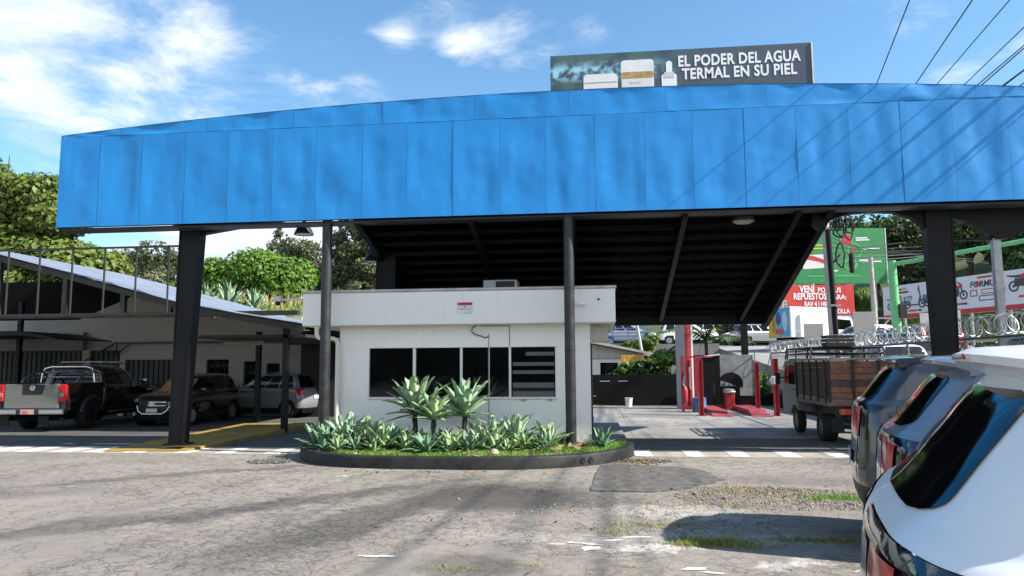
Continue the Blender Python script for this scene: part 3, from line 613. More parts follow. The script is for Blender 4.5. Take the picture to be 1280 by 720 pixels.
AG = [leafmat('agave_leaf', (.17, .29, .17), (.33, .46, .30), 1.2, .18, .42), leafmat('agave_leaf_yellow', (.21, .34, .15), (.38, .51, .27), 1.2, .2, .42), leafmat('agave_leaf_dark', (.09, .19, .11), (.19, .31, .19), 1.2, .15, .42)]
AGD = leafmat('agave_leaf_dry', (.20, .13, .07), (.32, .24, .14), 3, .1, .7)
STEM = mat('agave_trunk', (.055, .048, .042), .9, var=.3, vscale=12, bump=.6, bscale=20)
def agave_leaf(elev, bend, key, wid=.145):
    """fleshy channelled leaf of unit length, root at origin, growing along +x at angle elev and curving by bend"""
    n = 9; vs = []; x = z = 0.
    for i in range(n+1):
        q = i/n; a = elev-bend*q
        w = wid*(.42+.58*math.sin(math.pi*min(1, q*1.12)**.9)) if q < .88 else wid*.62*(1-q)/.12*.9
        w = max(w, .002); d = .22*w; th = .03*(1-q)+.002
        nx, nz = -math.sin(a), math.cos(a)
        for s in (-1, -.55, 0, .55, 1): 
            hgt = d*(abs(s)**1.6)*1.3
            vs.append((x+nx*hgt, s*w, z+nz*hgt))
        vs.append((x-nx*th, 0, z-nz*th))
        x += math.cos(a)/n; z += math.sin(a)/n
    fs = []
    for i in range(n):
        o = i*6; p = o+6
        fs += [(o+j, o+j+1, p+j+1, p+j) for j in range(4)]+[(o+4, o+5, p+5, p+4), (o+5, o, p, p+5)]
    me = bpy.data.meshes.new('leaf'); me.from_pydata(vs, [], fs); me.update(); me.shade_smooth(); me.materials.append(AG[0]); return me
ELEV = [(85, 6), (72, 16), (58, 24), (42, 26), (24, 20), (6, 14), (-16, 10)]
LEAF = {(i, k): None for i in range(7) for k in range(3)}
for (i, k) in LEAF:
    me = agave_leaf(R(ELEV[i][0]), R(ELEV[i][1]+8*k-6), i, .112+.012*k); me.materials.clear(); me.materials.append(AG[0]); LEAF[(i, k)] = {0: me}
    for c in (1, 2, 3):
        m2 = me.copy(); m2.materials.clear(); m2.materials.append([AG[0], AG[1], AG[2], AGD][c]); LEAF[(i, k)][c] = m2
def agave(label, x, y, z, r, nleaf, tone, trunk=0., group='agaves in the planter bed', tilt=(0, 0)):
    t = thing('agave', label, 'agave', (x, y, .17), 0, group)
    if trunk:
        mb = MB(); k = 6; mb.tube([(random.uniform(-.012, .012), random.uniform(-.01, .01), trunk*i/k*1.02) for i in range(k+1)], [.05+.012*(i % 2)-.002*i for i in range(k+1)], 10); mb.build('stem', STEM, t, smooth=True)
    a = random.uniform(0, 6.28)
    for i in range(nleaf):
        q = i/(nleaf-1); a += 2.39996+random.uniform(-.12, .12)
        e = min(5.6, q*5.9); ei = int(e) if random.random() > e-int(e) else min(6, int(e)+1)
        if ei == 6 and (not trunk or random.random() < .6): ei = 5
        s = 1.24*r*(.62+.62*math.sin(math.pi*min(1, .18+q*.72)))*random.uniform(.86, 1.1)*1.02
        col = tone
        if random.random() < .14: col = random.choice((0, 1, 2))
        if trunk and q > .93 and random.random() < .6: col = 3
        link('leaf', LEAF[(ei, random.randrange(3))][col], t, loc=(.018*math.cos(a), .018*math.sin(a), trunk+.05*(1-q)*r/.4+random.uniform(0, .02)), rot=(tilt[0]+random.uniform(-.06, .06), tilt[1]+random.uniform(-.06, .06), a), scale=(s, s*random.uniform(.9, 1.15), s))
    return t
for lab, x, y, tr, r, n, c in [
    ('tallest trunked agave left of centre with pale green rosette before the window', -3.36, 13.55, .60, .50, 34, 0),
    ('trunked yellow-green agave leaning in front of the tall left agave', -2.94, 13.2, .52, .38, 28, 1),
    ('large trunked grey-green agave under the middle window pane', -2.45, 13.6, .56, .49, 34, 0)]:
    agave(lab, x, y, 0, r, n, c, tr, 'trunked agaves in the planter bed', tilt=(random.uniform(-.1, .1), random.uniform(-.1, .1)))
AGL = [(-5.22, 13.5, .33, 2, 'dark green agave at the far left end of the planter'), (-4.95, 13.1, .32, 2, 'spreading dark agave in front of the left round pole'), (-4.66, 13.5, .50, 0, 'big grey-green agave with long pointed leaves right of the left pole'),
       (-4.19, 13.4, .40, 1, 'yellow-green agave beside the big left agave'), (-3.76, 13.0, .32, 1, 'broad-leaved agave low in front of the left window edge'), (-3.88, 14.15, .27, 0, 'agave standing close to the booth wall at the left'),
       (-3.37, 12.9, .29, 1, 'low pale agave in front of the tallest trunked agave'), (-2.92, 12.6, .28, 2, 'bluish green agave nearest the kerb at the centre'), (-2.84, 13.5, .27, 0, 'agave filling the gap behind the two trunks'),
       (-2.51, 13.0, .28, 1, 'light green agave at the foot of the middle trunk'), (-2.2, 13.5, .34, 0, 'agave right beside the right trunk'), (-2.24, 12.85, .26, 2, 'small dark agave in the front row right of centre'),
       (-2.02, 12.95, .26, 1, 'light agave in the front row by the tan stone'), (-1.92, 13.7, .39, 0, 'upright agave standing under the narrow window pane'), (-1.80, 12.95, .29, 1, 'bright low agave behind the tan stone'),
       (-1.5, 13.6, .45, 0, 'large fanned agave under the slatted right window'), (-1.28, 13.15, .25, 1, 'small agave in front of the large fanned agave'), (-.9, 13.65, .36, 1, 'yellow-green agave left of the right pole'),
       (-.99, 13.15, .24, 2, 'small agave low in front of the yellow-green one by the right pole'), (.06, 13.75, .27, 2, 'single agave at the right end of the planter by the door'), (-1.57, 12.85, .18, 1, 'smallest agave at the front edge of the lawn'),
       (-4.25, 12.85, .24, 2, 'small agave in the left part of the front row'), (-3.9, 12.75, .21, 1, 'very small agave near the kerb at the left'), (-1.4, 14.15, .22, 0, 'agave half hidden against the wall under the slatted window'),
       (-2.57, 12.75, .20, 1, 'small agave near the kerb before the right trunk'), (-3.43, 13.5, .22, 2, 'dark agave at the foot of the tallest trunk'), (-4.56, 12.8, .21, 1, 'small agave at the front left below the big one'), (-3.1, 13.0, .26, 2, 'dark agave between the two left trunks'), (-3.62, 13.4, .28, 2, 'shaded agave behind the front left row'), (-1.68, 13.3, .24, 1, 'short agave left of the fanned agave foot'),
       (-4.45, 13.15, .26, 2, 'shaded agave crowded under the big left agave'), (-4.0, 13.15, .24, 0, 'agave squeezed between the left front row plants'), (-2.1, 13.2, .25, 0, 'grey agave in the second row behind the light one'), (-.66, 13.95, .16, 2, 'tiny agave close behind the right pole')]
for x, y, r, c, lab in AGL:
    tilt = (random.uniform(-.15, .15), random.uniform(-.15, .15))
    agave(lab, x, y, 0, r, 26 if r > .38 else 22 if r > .26 else 17, c, 0, tilt=tilt)
# low weeds, dead leaves between the agaves
Pq = in_planter(900, .6); Pq = Pq[(Pq[:, 1] > 12.8) & (Pq[:, 0] < -.8)]
N_ = RNG.normal(size=(len(Pq), 3)); N_[:, 2] = abs(N_[:, 2])+.5
quads('low_weeds', np.c_[Pq, RNG.uniform(.2, .36, len(Pq))], N_, .10, leafmat('low_weed_leaf', (.06, .14, .03), (.16, .26, .06), 3), kind='stuff')
Pq = in_planter(260, .5); Pq = Pq[Pq[:, 1] > 12.6]; N_ = RNG.normal(size=(len(Pq), 3)); N_[:, 2] = abs(N_[:, 2])+1.2
quads('dead_leaves', np.c_[Pq, RNG.uniform(.18, .23, len(Pq))], N_, .09, AGD, aspect=2.6, kind='stuff')

# ------------------------------------------------------------------ yellow traffic island
mb = MB(); P = [(-9.95, 13.95), (-8.15, 14.12), (-8.08, 14.35), (-7.78, 19.9), (-8.0, 20.1), (-9.9, 20.1), (-10.05, 19.8)]
mb.prism(P, -.04, .10, 'z')
for i, z in enumerate((.012, .03, .06, .125, .125, .10, .02)): mb.v[7+i] = (*P[i], z)
mb.build('island', mat('worn_yellow_paint', (.33, .20, .022), .85, var=.05, vscale=1.6, bump=.2, bscale=25, col2=(.16, .12, .05), detail=8), kind='structure')

# ------------------------------------------------------------------ left workshop shed
SH = thing('workshop_shed', 'open-fronted grey workshop shed with low gabled metal roof at the left', 'shed', (-12, 18, 0))
def H(x, y, z): return (x+12, y-18, z)
rake = [(-19.5, 5.0+.15), (-17.4, 5.12), (-15.92, 4.74), (-13.56, 4.12), (-10.72, 3.36), (-9.0, 3.03), (-7.35, 2.76)]
ROOFM = mat('pale_metal_roof', (.27, .31, .38), .42, .3, var=.12, vscale=2, bump=.1)
def strip(name, y0, y1, dz, th, m, ribs=0):
    vs = []; fs = []; xs = []
    for i in range(len(rake)-1):
        k = 14
        for j in range(k): xs.append(rake[i][0]+(rake[i+1][0]-rake[i][0])*j/k)
    xs.append(rake[-1][0])
    def zz(x):
        for i in range(len(rake)-1):
            if rake[i][0] <= x <= rake[i+1][0]: return rake[i][1]+(rake[i+1][1]-rake[i][1])*(x-rake[i][0])/(rake[i+1][0]-rake[i][0])
    ny = 1 if not ribs else ribs*4
    for x in xs:
        for j in range(ny+1): vs.append(H(x, y0+(y1-y0)*j/ny, zz(x)+dz+(.03 if ribs and j % 4 in (1, 2) else 0)))
    n = ny+1; fs = [(i*n+j, i*n+j+1, (i+1)*n+j+1, (i+1)*n+j) for i in range(len(xs)-1) for j in range(ny)]
    mb = MB(); mb.add(vs, fs); mb.add([(x, y, z-th) for x, y, z in vs], fs); mb.build(name, m, SH)
strip('roof', 17.85, 25.6, 0, .012, ROOFM, 26)
for y in (18.0, 21.5, 25.0):
    mb = MB(); mb.prism([H(x, 0, z-.20)[::2] for x, z in rake]+[H(x, 0, z-.045)[::2] for x, z in rake[::-1]], y-18-.05, y-18+.05, 'y'); mb.build('rafter', mat('shed_steel', (.03, .029, .028), .55), SH)
SHS = mat('shed_steel', (.03, .029, .028), .55)
mb = MB()     # bottom chord, then the truss struts
mb.box(H(-19.5, 17.93, 2.98), H(-7.5, 18.07, 3.10), .006); mb.build('beam', SHS, SH)
for x in (-17.6, -15.95, -14.0, -12.35, -11.05, -9.6):
    z = np.interp(x, [q[0] for q in rake], [q[1] for q in rake]); mb = MB(); mb.box(H(x, 17.94, 3.101), H(x+.13, 18.06, z-.2)); mb.build('strut', SHS, SH)
# thin rectangular frame carried in front of the gable, empty of its sign sheets
FRM = mat('thin_frame_steel', (.040, .038, .036), .6, spec=.3)
mb = MB(); mb.box(H(-19.5, 17.72, 4.76), H(-10.2, 17.77, 4.81)); mb.build('frame_rail', FRM, SH); mb = MB(); mb.box(H(-19.5, 17.72, 3.02), H(-10.2, 17.77, 3.07)); mb.build('frame_rail', FRM, SH)
for x in (-18.2, -17.3, -16.35, -15.43, -14.53, -13.6, -12.69, -11.81, -10.92):
    mb = MB(); mb.box(H(x-.016, 17.725, 3.071), H(x+.016, 17.765, 4.759)); mb.build('frame_post', FRM, SH)
mb = MB()    # back wall in pieces round its openings
ops = [(-22, -18.2, 0, 2.3), (-17.9, -16.75, 0, 2.3), (-16.55, -14.7, 0, 1.96), (-13.52, -12.7, .8, 1.95), (-12.15, -11.6, .85, 1.88), (-11.33, -10.85, .9, 1.80)]
x = -26
for a, b, z0, z1 in ops:
    if a > x: mb.box(H(x, 24.5, 0), H(a, 24.7, 3.4))
    mb.box(H(a, 24.5, z1), H(b, 24.7, 3.4))
    if z0 > 0: mb.box(H(a, 24.5, 0), H(b, 24.7, z0))
    x = b
mb.box(H(x, 24.5, 0), H(-10.1, 24.7, 3.4)); mb.build('wall', CREAM, SH)
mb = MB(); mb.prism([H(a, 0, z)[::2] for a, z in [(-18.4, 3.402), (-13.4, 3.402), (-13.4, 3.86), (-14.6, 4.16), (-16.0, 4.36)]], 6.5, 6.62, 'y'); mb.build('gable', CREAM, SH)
mb = MB(); mb.prism([H(a, 0, z)[::2] for a, z in [(-24, 3.402), (-18.45, 3.402), (-16.02, 4.38), (-17.4, 4.8), (-24, 4.8)]], 6.5, 6.62, 'y'); mb.build('painted_gable_shade', DARKIN, SH)  # shadow across the gable wall, painted as a separate black panel
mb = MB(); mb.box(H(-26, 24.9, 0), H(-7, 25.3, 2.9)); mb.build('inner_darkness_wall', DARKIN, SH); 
for a, b, z0, z1 in ops:
    mb = MB(); mb.box(H(a+.02, 24.6, max(z0, .02)), H(b-.02, 24.63, z1-.01)); w = mb.build('window' if z0 else 'door', GLASS if z0 else mat('dark_grille_door', (.02, .021, .022), .5), SH)
    mb = MB()
    for i in range(int((b-a)/.19)): mb.box(H(a+.05+i*.19, 24.57, max(z0, .02)), H(a+.075+i*.19, 24.59, z1-.01))
    mb.box(H(a+.03, 24.565, z0+(z1-z0)*.55), H(b-.03, 24.595, z0+(z1-z0)*.55+.03)); mb.build('bar', BLACK, w)
mb = MB(); mb.box(H(-26, 24.3, 2.32), H(-18.05, 24.5, 2.95), .01); mb.build('wall_band', mat('pale_band', (.30, .30, .29), .8), SH)
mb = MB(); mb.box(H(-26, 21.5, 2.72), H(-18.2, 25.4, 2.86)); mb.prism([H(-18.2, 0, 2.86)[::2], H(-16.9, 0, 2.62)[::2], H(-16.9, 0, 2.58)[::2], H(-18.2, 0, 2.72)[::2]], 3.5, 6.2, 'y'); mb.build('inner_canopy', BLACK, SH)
mb = MB(); mb.box(H(-16.9, 24.3, 2.52), H(-7.4, 24.42, 2.58)); mb.tube([H(-16.8, 24.35, 2.5), H(-16.8, 24.35, 2.15), H(-16.3, 24.3, 2.5)], .025, 6); mb.tube([H(-18.0, 24.3, 1.9), H(-16.9, 24.3, 2.5)], .03, 6); mb.build('conduit', SHS, SH)
for x, y in ((-20.2, 23.8), (-10.35, 21.6), (-8.0, 18.2), (-19.4, 18.0)):
    mb = MB(); mb.box(H(x, y, 0), H(x+.14, y+.14, 2.75 if x > -19 else 4.0)); mb.build('post', BLACK, SH)
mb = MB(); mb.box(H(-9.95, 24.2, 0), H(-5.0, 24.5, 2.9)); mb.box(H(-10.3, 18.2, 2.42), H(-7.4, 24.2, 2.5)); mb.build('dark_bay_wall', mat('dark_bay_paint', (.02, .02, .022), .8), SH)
for k_, (y, z) in enumerate(((19.3, 2.36), (20.8, 2.36))):
    t = thing('tube_light', ['unlit tube light fitting under the shed eave, nearer the front', 'unlit tube light fitting under the shed eave, further in'][k_], 'light fitting', (-9.6, y, z)); MB().box((-.6, -.06, 0), (.6, .06, .06), .01).build('housing', mat('fitting_grey', (.12, .12, .12), .5), t); mb = MB(); mb.tube([(-.57, 0, -.02), (.57, 0, -.02)], .018, 8); mb.build('tube', mat('tube_white', (.5, .5, .5), .3), t)
for k_, pts in enumerate(([(-40, 30, 9.7), (-20, 26, 8.6), (-8, 26, 8.2), (10, 30, 9)], [(-40, 31, 9.0), (-20, 27, 7.95), (-8, 27, 7.7), (10, 31, 8.6)], [(-40, 40, 10.6), (-14, 40, 9.6), (10, 44, 10.4)])):
    mb = MB(); mb.tube(pts, .014, 5); o = mb.build('overhead_wire', mat('wire_black', (.02, .02, .022), .6)); o['label'] = ['upper thin wire crossing the sky left of the blue fascia', 'lower thin wire crossing the sky left of the blue fascia', 'thin wire crossing the bright gap behind the left column'][k_]; o['category'] = 'wire'

# ------------------------------------------------------------------ cars
def crom(K, m):
    """Catmull-Rom through key points (n,3) -> (n-1)*m+1 points and their parameter"""
    K = np.asarray(K, float); n = len(K); E = np.concatenate([[2*K[0]-K[1]], K, [2*K[-1]-K[-2]]]); out = []; par = []
    for i in range(n-1):
        p0, p1, p2, p3 = E[i], E[i+1], E[i+2], E[i+3]
        # centripetal-ish tangents limited so creases do not overshoot
        d1 = np.linalg.norm(p1-p0)+1e-6; d2 = np.linalg.norm(p2-p1)+1e-6; d3 = np.linalg.norm(p3-p2)+1e-6
        t1 = ((p1-p0)/d1*d2+(p2-p1)/d2*d1)/(d1+d2)*d2; t2 = ((p2-p1)/d2*d3+(p3-p2)/d3*d2)/(d2+d3)*d2
        for j in range(m):
            t = j/m; h = (2*t**3-3*t**2+1, t**3-2*t**2+t, -2*t**3+3*t**2, t**3-t**2)
            out.append(h[0]*p1+h[1]*t1+h[2]*p2+h[3]*t2); par.append(i+t)
    out.append(K[-1]); par.append(n-1.); return np.array(out), np.array(par)
T_SIDE = [.03, .12, .30, .335, .56, .59, .80, .97]
def ring(lv):
    """half plan outline of one level, rear centre -> rear corner -> side -> front centre (y>=0)"""
    xr, xf, w = lv['xr'], lv['xf'], lv['w']; br, bf = lv.get('br', .06), lv.get('bf', .12); rr, rf = lv.get('rr', .14), lv.get('rf', .25)
    z0, z1 = lv['z'], lv.get('zf', lv['z'])
    P = [(xr, 0), (xr+br*.22, .42*w), (xr+br*.62, .74*w), (xr+br+.30*rr, .93*w), (xr+br+rr, 1.0*w)]
    a, b = xr+br+rr, xf-bf-rf
    for t in T_SIDE: P.append((a+(b-a)*t, w*(1.0+.018*math.sin(math.pi*t))))
    P += [(xf-bf-rf, w*.985), (xf-bf-.3*rf, .90*w), (xf-bf*.6, .70*w), (xf-bf*.2, .38*w), (xf, 0)]
    return [(x, y, z0+(z1-z0)*max(0, min(1, (x-xr)/(max(.01, xf-xr))))) for x, y in P]
def car_body(levels, rules, mats, parent, m=(4, 3), arches=(), body='body', bmat=None):
    """loft the levels, sort every face into parts by its place (u along, v up), cut the wheel arches"""
    K = np.array([ring(l) for l in levels])                       # (nl, nc, 3)
    rows = []
    for i in range(len(K)): 
        P, up = crom(K[i], m[0]); rows.append(P)
    rows = np.array(rows); cols = []
    for j in range(rows.shape[1]):
        P, vp = crom(rows[:, j], m[1]); cols.append(P)
    G = np.array(cols)                                            # (nu, nv, 3)
    nu, nv = G.shape[:2]
    parts = {}
    for side in (1, -1):
        Q = G.copy(); Q[:, :, 1] *= side
        for (ax, az, ar) in arches:                               # pull the grid onto the arch circle
            for i in range(nu):
                if abs(up[i]-8.5) > 5.2: continue
                for j in range(nv):
                    d = math.hypot(Q[i, j, 0]-ax, Q[i, j, 2]-az)
                    if .001 < d < ar and d > ar*.66: 
                        k = ar/d; Q[i, j, 0] = ax+(Q[i, j, 0]-ax)*k; Q[i, j, 2] = az+(Q[i, j, 2]-az)*k
        for i in range(nu-1):
            u = (up[i]+up[i+1])/2
            for j in range(nv-1):
                v = (vp[j]+vp[j+1])/2
                c = (Q[i, j]+Q[i+1, j]+Q[i, j+1]+Q[i+1, j+1])/4
                if 3.9 < u < 13.2 and any(math.hypot(c[0]-ax, c[2]-az) < ar*.93 for ax, az, ar in arches): continue
                nm = body
                for (pn, v0, v1, u0, u1) in rules:
                    if v0 <= v <= v1 and u0 <= u <= u1: nm = pn; break
                key = (nm, side) if nm not in (body, 'rear_window', 'windshield', 'bumper', 'grille', 'cladding') else (nm, 0)
                off = .006 if nm in ('tail_lamp', 'headlight', 'grille') else 0.
                L = parts.setdefault(key, [{}, [], []])
                ids = []
                for (a, b) in ((i, j), (i+1, j), (i+1, j+1), (i, j+1)):
                    hk = (a, b, side if abs(Q[a, b, 1]) > 1e-6 else 0)
                    if hk not in L[0]:
                        L[0][hk] = len(L[1]); p = Q[a, b]
                        if off: 
                            n_ = np.array([p[0]-(levels[0]['xr']+levels[0]['xf'])/2, p[1]*2.2, 0]); p = p+n_/np.linalg.norm(n_)*off
                        L[1].append(tuple(p))
                    ids.append(L[0][hk])
                if len(set(ids)) >= 3: L[2].append(tuple(dict.fromkeys(ids if side == 1 else ids[::-1])))
    objs = {}
    for (nm, sd), (_, vs, fs) in parts.items():
        me = bpy.data.meshes.new(nm); me.from_pydata(vs, [], fs); me.update(); bm = bmesh.new(); bm.from_mesh(me); bmesh.ops.recalc_face_normals(bm, faces=bm.faces[:])
        bm.to_mesh(me); bm.free(); me.shade_smooth(); me.materials.append(mats.get(nm, bmat)); objs[(nm, sd)] = link(nm, me, parent)
    # make sure normals of the open shells point outward
    return objs
TYRE_ = {}
def wheel(parent, x, y, z, r, w, rimm, side, spokes=7):
    key = (r, w, rimm.name, spokes)
    if key not in TYRE_:
        t = MB().lathe([(r*.62, -w/2), (r*.9, -w/2), (r*.985, -w*.36), (r, -w*.2), (r, w*.2), (r*.985, w*.36), (r*.9, w/2), (r*.62, w/2), (r*.6, 0)], 32, 'y').mesh('tyre', RUBBER, True)
        mb = MB(); mb.lathe([(r*.64, w*.46), (r*.60, w*.47), (r*.57, w*.30), (r*.56, -w*.2)], 32, 'y')
        for i in range(spokes):
            a = 2*math.pi*i/spokes; c, s_ = math.cos(a), math.sin(a)
            P = [(.07*r, -.06*r), (.60*r, -.045*r), (.60*r, .045*r), (.07*r, .06*r)]; mb.prism([(u*c-q*s_, u*s_+q*c) for u, q in P], w*.28, w*.42, 'y')
        mb.lathe([(r*.16, w*.2), (r*.16, w*.44), (r*.1, w*.46), (.001, w*.46)], 16, 'y'); rm = mb.mesh('rim', rimm, True)
        bk = MB().lathe([(r*.6, w*.05), (.001, w*.05)], 24, 'y').mesh('brake_shadow', DARKIN); TYRE_[key] = (t, rm, bk)  # black disc behind the spokes paints the shade inside the wheel
    t, rm, bk = TYRE_[key]
    o = link('wheel', t, parent, loc=(x, y, z), rot=(0, random.uniform(0, 1), 0) if side > 0 else (0, random.uniform(0, 1), math.pi)); link('rim', rm, o); link('wheel_shade_disc', bk, o); return o
def paint(name, col, rough=.22, metal=.0, coat=1.): return mat(name, col, rough, metal, var=.02, vscale=.8, coat=coat)
RED = mat('red_lens', (.52, .016, .018), .15, var=.12, vscale=8, coat=.25); CLEARL = mat('clear_lens', (.36, .36, .37), .22, var=.3, vscale=14, coat=.4)
RIM = mat('alloy_rim', (.40, .41, .42), .3, .8, var=.1); DRIM = mat('dark_rim', (.03, .03, .03), .4, .4)
def place(t, psi, corner, local=(.06, -.88)):
    c, s = math.cos(psi), math.sin(psi); t.rotation_euler = (0, 0, psi); t.location = (corner[0]-(c*local[0]-s*local[1]), corner[1]-(s*local[0]+c*local[1]), 0)
def L(z, xr, xf, w, **k): return dict(z=z, xr=xr, xf=xf, w=w, **k)
TRIM = mat('gloss_black_trim', (.008, .008, .009), .12, coat=1)
def suv(label, psi, corner, pm, hgt=1.):
    t = thing('parked_suv', label, 'car', group='SUVs parked along the right edge'); place(t, psi, corner)
    lv = [L(.25, .16, 4.28, .80), L(.36, .06, 4.38, .87), L(.50, .015, 4.43, .893), L(.68, .0, 4.45, .90), L(.86, .012, 4.44, .903), L(.97, .02, 4.40, .897, zf=.90), L(1.12, .03, 4.30, .884, zf=.97), L(1.275, .06, 3.42, .85, zf=1.10),
          L(1.318, .115, 3.28, .815, zf=1.15, rf=.16, rr=.12), L(1.46, .235, 2.92, .757, zf=1.42, rf=.14, rr=.11), L(1.59, .345, 2.52, .695, zf=1.59, rf=.12, rr=.10), L(1.652, .44, 2.30, .615, rf=.1, rr=.10), L(1.685, .75, 2.0, .40, rf=.05, rr=.05, br=.02, bf=.02), L(1.692, 1.0, 1.75, .01, rf=.01, rr=.01, br=0, bf=0)]
    for l in lv[:11]: l['br'] = .105
    for l in lv:
        l['z'] *= hgt
        if 'zf' in l: l['zf'] *= hgt
    rules = [('tail_lamp', 4.95, 6.95, .3, 5.0), ('side_window', 8.05, 9.9, 6.0, 7.0), ('side_window', 8.05, 9.9, 7.25, 9), ('side_window', 8.05, 9.9, 9.3, 11.2),
             ('windshield', 7.4, 10, 14.3, 18), ('headlight', 4.2, 5.7, 13.4, 15.4), ('grille', 2.2, 4.6, 15.2, 18), ('cladding', 0, 2.35, 0, 18)]
    ms = dict(rear_window=GLASS, side_window=GLASS, windshield=GLASS, tail_lamp=TRIM, headlight=CLEARL, grille=PLASTIC, cladding=PLASTIC)
    car_body(lv, rules, ms, t, (6, 5), [(.98, .36, .40), (3.52, .36, .40)], bmat=pm)
    # lamp lens sunk between black and clear pieces, one each side
    K = np.array([ring(l) for l in lv]); rows = np.array([crom(q, 10)[0] for q in K]); G = np.array([crom(rows[:, j], 10)[0] for j in range(rows.shape[1])])   # [u*10, v*10]
    def patch(nm, m, u0, u1, v0, v1, off, sk=0.):
        for s in (1, -1):
            nu, nv = 10, 6; vs = []
            for i in range(nu+1):
                for j in range(nv+1):
                    u = (u0+(u1-u0)*i/nu+sk*j/nv)*10; v = (v0+(v1-v0)*j/nv)*10; iu, iv = int(u), int(v)
                    p = G[iu, iv]*(1-(u-iu))+G[iu+1, iv]*(u-iu); p2 = G[iu, iv+1]*(1-(u-iu))+G[iu+1, iv+1]*(u-iu); q = p*(1-(v-iv))+p2*(v-iv)
                    n_ = np.cross(G[iu+1, iv]-G[iu, iv], G[iu, iv+1]-G[iu, iv]); n_ /= np.linalg.norm(n_)+1e-9
                    if n_[0] > 0 and n_[1] < .5: n_ = -n_
                    if n_[1] < 0 and abs(n_[1]) > abs(n_[0]): n_ = -n_
                    q = q+n_*off; vs.append((q[0], s*q[1], q[2]))
            raw(nm, vs, [(i*7+j, i*7+j+1, (i+1)*7+j+1, (i+1)*7+j) for i in range(nu) for j in range(nv)], m, t, True)
    patch('lens', CLEARL, .42, .95, 5.1, 6.6, .010); patch('lens', RED, 1.05, 1.95, 5.1, 6.7, .014, .2);
    vs = []; nu, nv = 16, 20
    for j in range(nv+1):
        v = 7.98+2.0*j/nv; ul = 1.93-.75*max(0, 1-(v-7.98)/.42)**2.6-.35*max(0, 1-(9.98-v)/.3)**2.6
        for i in range(-nu, nu+1):
            u = ul*abs(i)/nu*10; iu = min(int(u), len(G)-2); iv = min(int(v*10), G.shape[1]-2); fu, fv = u-iu, v*10-iv
            q = (G[iu, iv]*(1-fu)+G[iu+1, iv]*fu)*(1-fv)+(G[iu, iv+1]*(1-fu)+G[iu+1, iv+1]*fu)*fv
            vs.append((q[0]-.0035, q[1]*(1 if i >= 0 else -1)*1.004, q[2]+.003))
    k_ = 2*nu+1; raw('rear_window', vs, [(j*k_+i, j*k_+i+1, (j+1)*k_+i+1, (j+1)*k_+i) for j in range(nv) for i in range(2*nu)], GLASS, t, True)
    for s in (1, -1):
        K = np.array([ring(l) for l in lv]); mb = MB(); mb.tube([(q[0]-.002, s*q[1], q[2]) for q in [G[int(10*(1.6+.03*j)), 10*j] for j in (2, 3, 4, 5, 6)]], .003, 5); mb.build('tailgate_gap', DARKIN, t)
    # roof spoiler over the rear glass
    sp = MB(); n = 13; vs = []
    for i in range(n):
        y = -.66+1.32*i/(n-1); e = abs(y)/.66; xt = .30+.11*e**2.2; zt = 1.675*hgt-.026*e**2; w = .02*(1-e)+.0
        vs += [(xt, y, zt-.018), (xt-.008, y, zt+.002), (xt+.03, y, zt+.018), (.64, y, zt+.024+.010*(1-e)), (.85, y*.93, 1.674*hgt+.016*(1-e)), (.62, y, 1.61*hgt), (.46, y, 1.585*hgt-.0*e), (xt+.05, y, zt-.038)]
    sp.add(vs, [(i*8+j, i*8+(j+1) % 8, (i+1)*8+(j+1) % 8, (i+1)*8+j) for i in range(n-1) for j in range(8)]+[tuple(range(8)), tuple((n-1)*8+j for j in range(7, -1, -1))])
    o = sp.build('spoiler', pm, t, smooth=True)
    mb = MB(); mb.box((.296, -.16, 1.662*hgt), (.308, .16, 1.676*hgt)); mb.build('brake_light', RED, t)
    mb = MB(); mb.box((.1, -.78, .2), (4.3, .78, .5)); mb.build('underbody', DARKIN, t)
    for s in (1, -1):
        for x in (.98, 3.52):
            wheel(t, x, s*.80, .345, .345, .21, RIM, s)
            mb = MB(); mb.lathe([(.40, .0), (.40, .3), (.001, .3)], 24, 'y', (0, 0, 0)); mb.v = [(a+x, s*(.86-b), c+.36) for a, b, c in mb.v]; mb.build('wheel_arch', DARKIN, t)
        mb = MB(); mb.lathe([(.001, -.09), (.06, -.07), (.085, 0), (.07, .09), (.001, .11)], 14, 'y'); mb.v = [(2.95+a*.7, s*(.98+b), 1.21+c) for a, b, c in mb.v]; mb.build('mirror', pm, t, smooth=True)
        mb = MB(); 
        for x in (1.55, 2.5): mb.box((x, s*.895, 1.02), (x+.2, s*.925, 1.05), .01)
        mb.build('door_handle', pm, t)
    mb = MB(); mb.box((-.012, -.26, .72), (.0, .26, .84), .003); mb.build('license_plate', mat('plate_white', (.6, .6, .6), .5), t)
    return t
PSI = R(6.5); RC = (.03, -.2)
place(suv('white SUV nearest the camera with roof spoiler and large dark tail lamp', 0, (0, 0), paint('white_car_paint', (.86, .855, .84), .34, coat=.25)), PSI-R(26), (.68, 2.10), RC)
place(suv('silver blue SUV parked between the white and the dark grey ones', 0, (0, 0), paint('silver_blue_paint', (.185, .205, .25), .32, .12, .5)), PSI-R(25), (1.59, 4.53), RC)
place(suv('dark grey SUV farthest along the row beside the old cargo truck', 0, (0, 0), paint('dark_grey_paint', (.030, .036, .046), .24, .2), 1.02), PSI-R(24), (2.42, 7.51), RC)

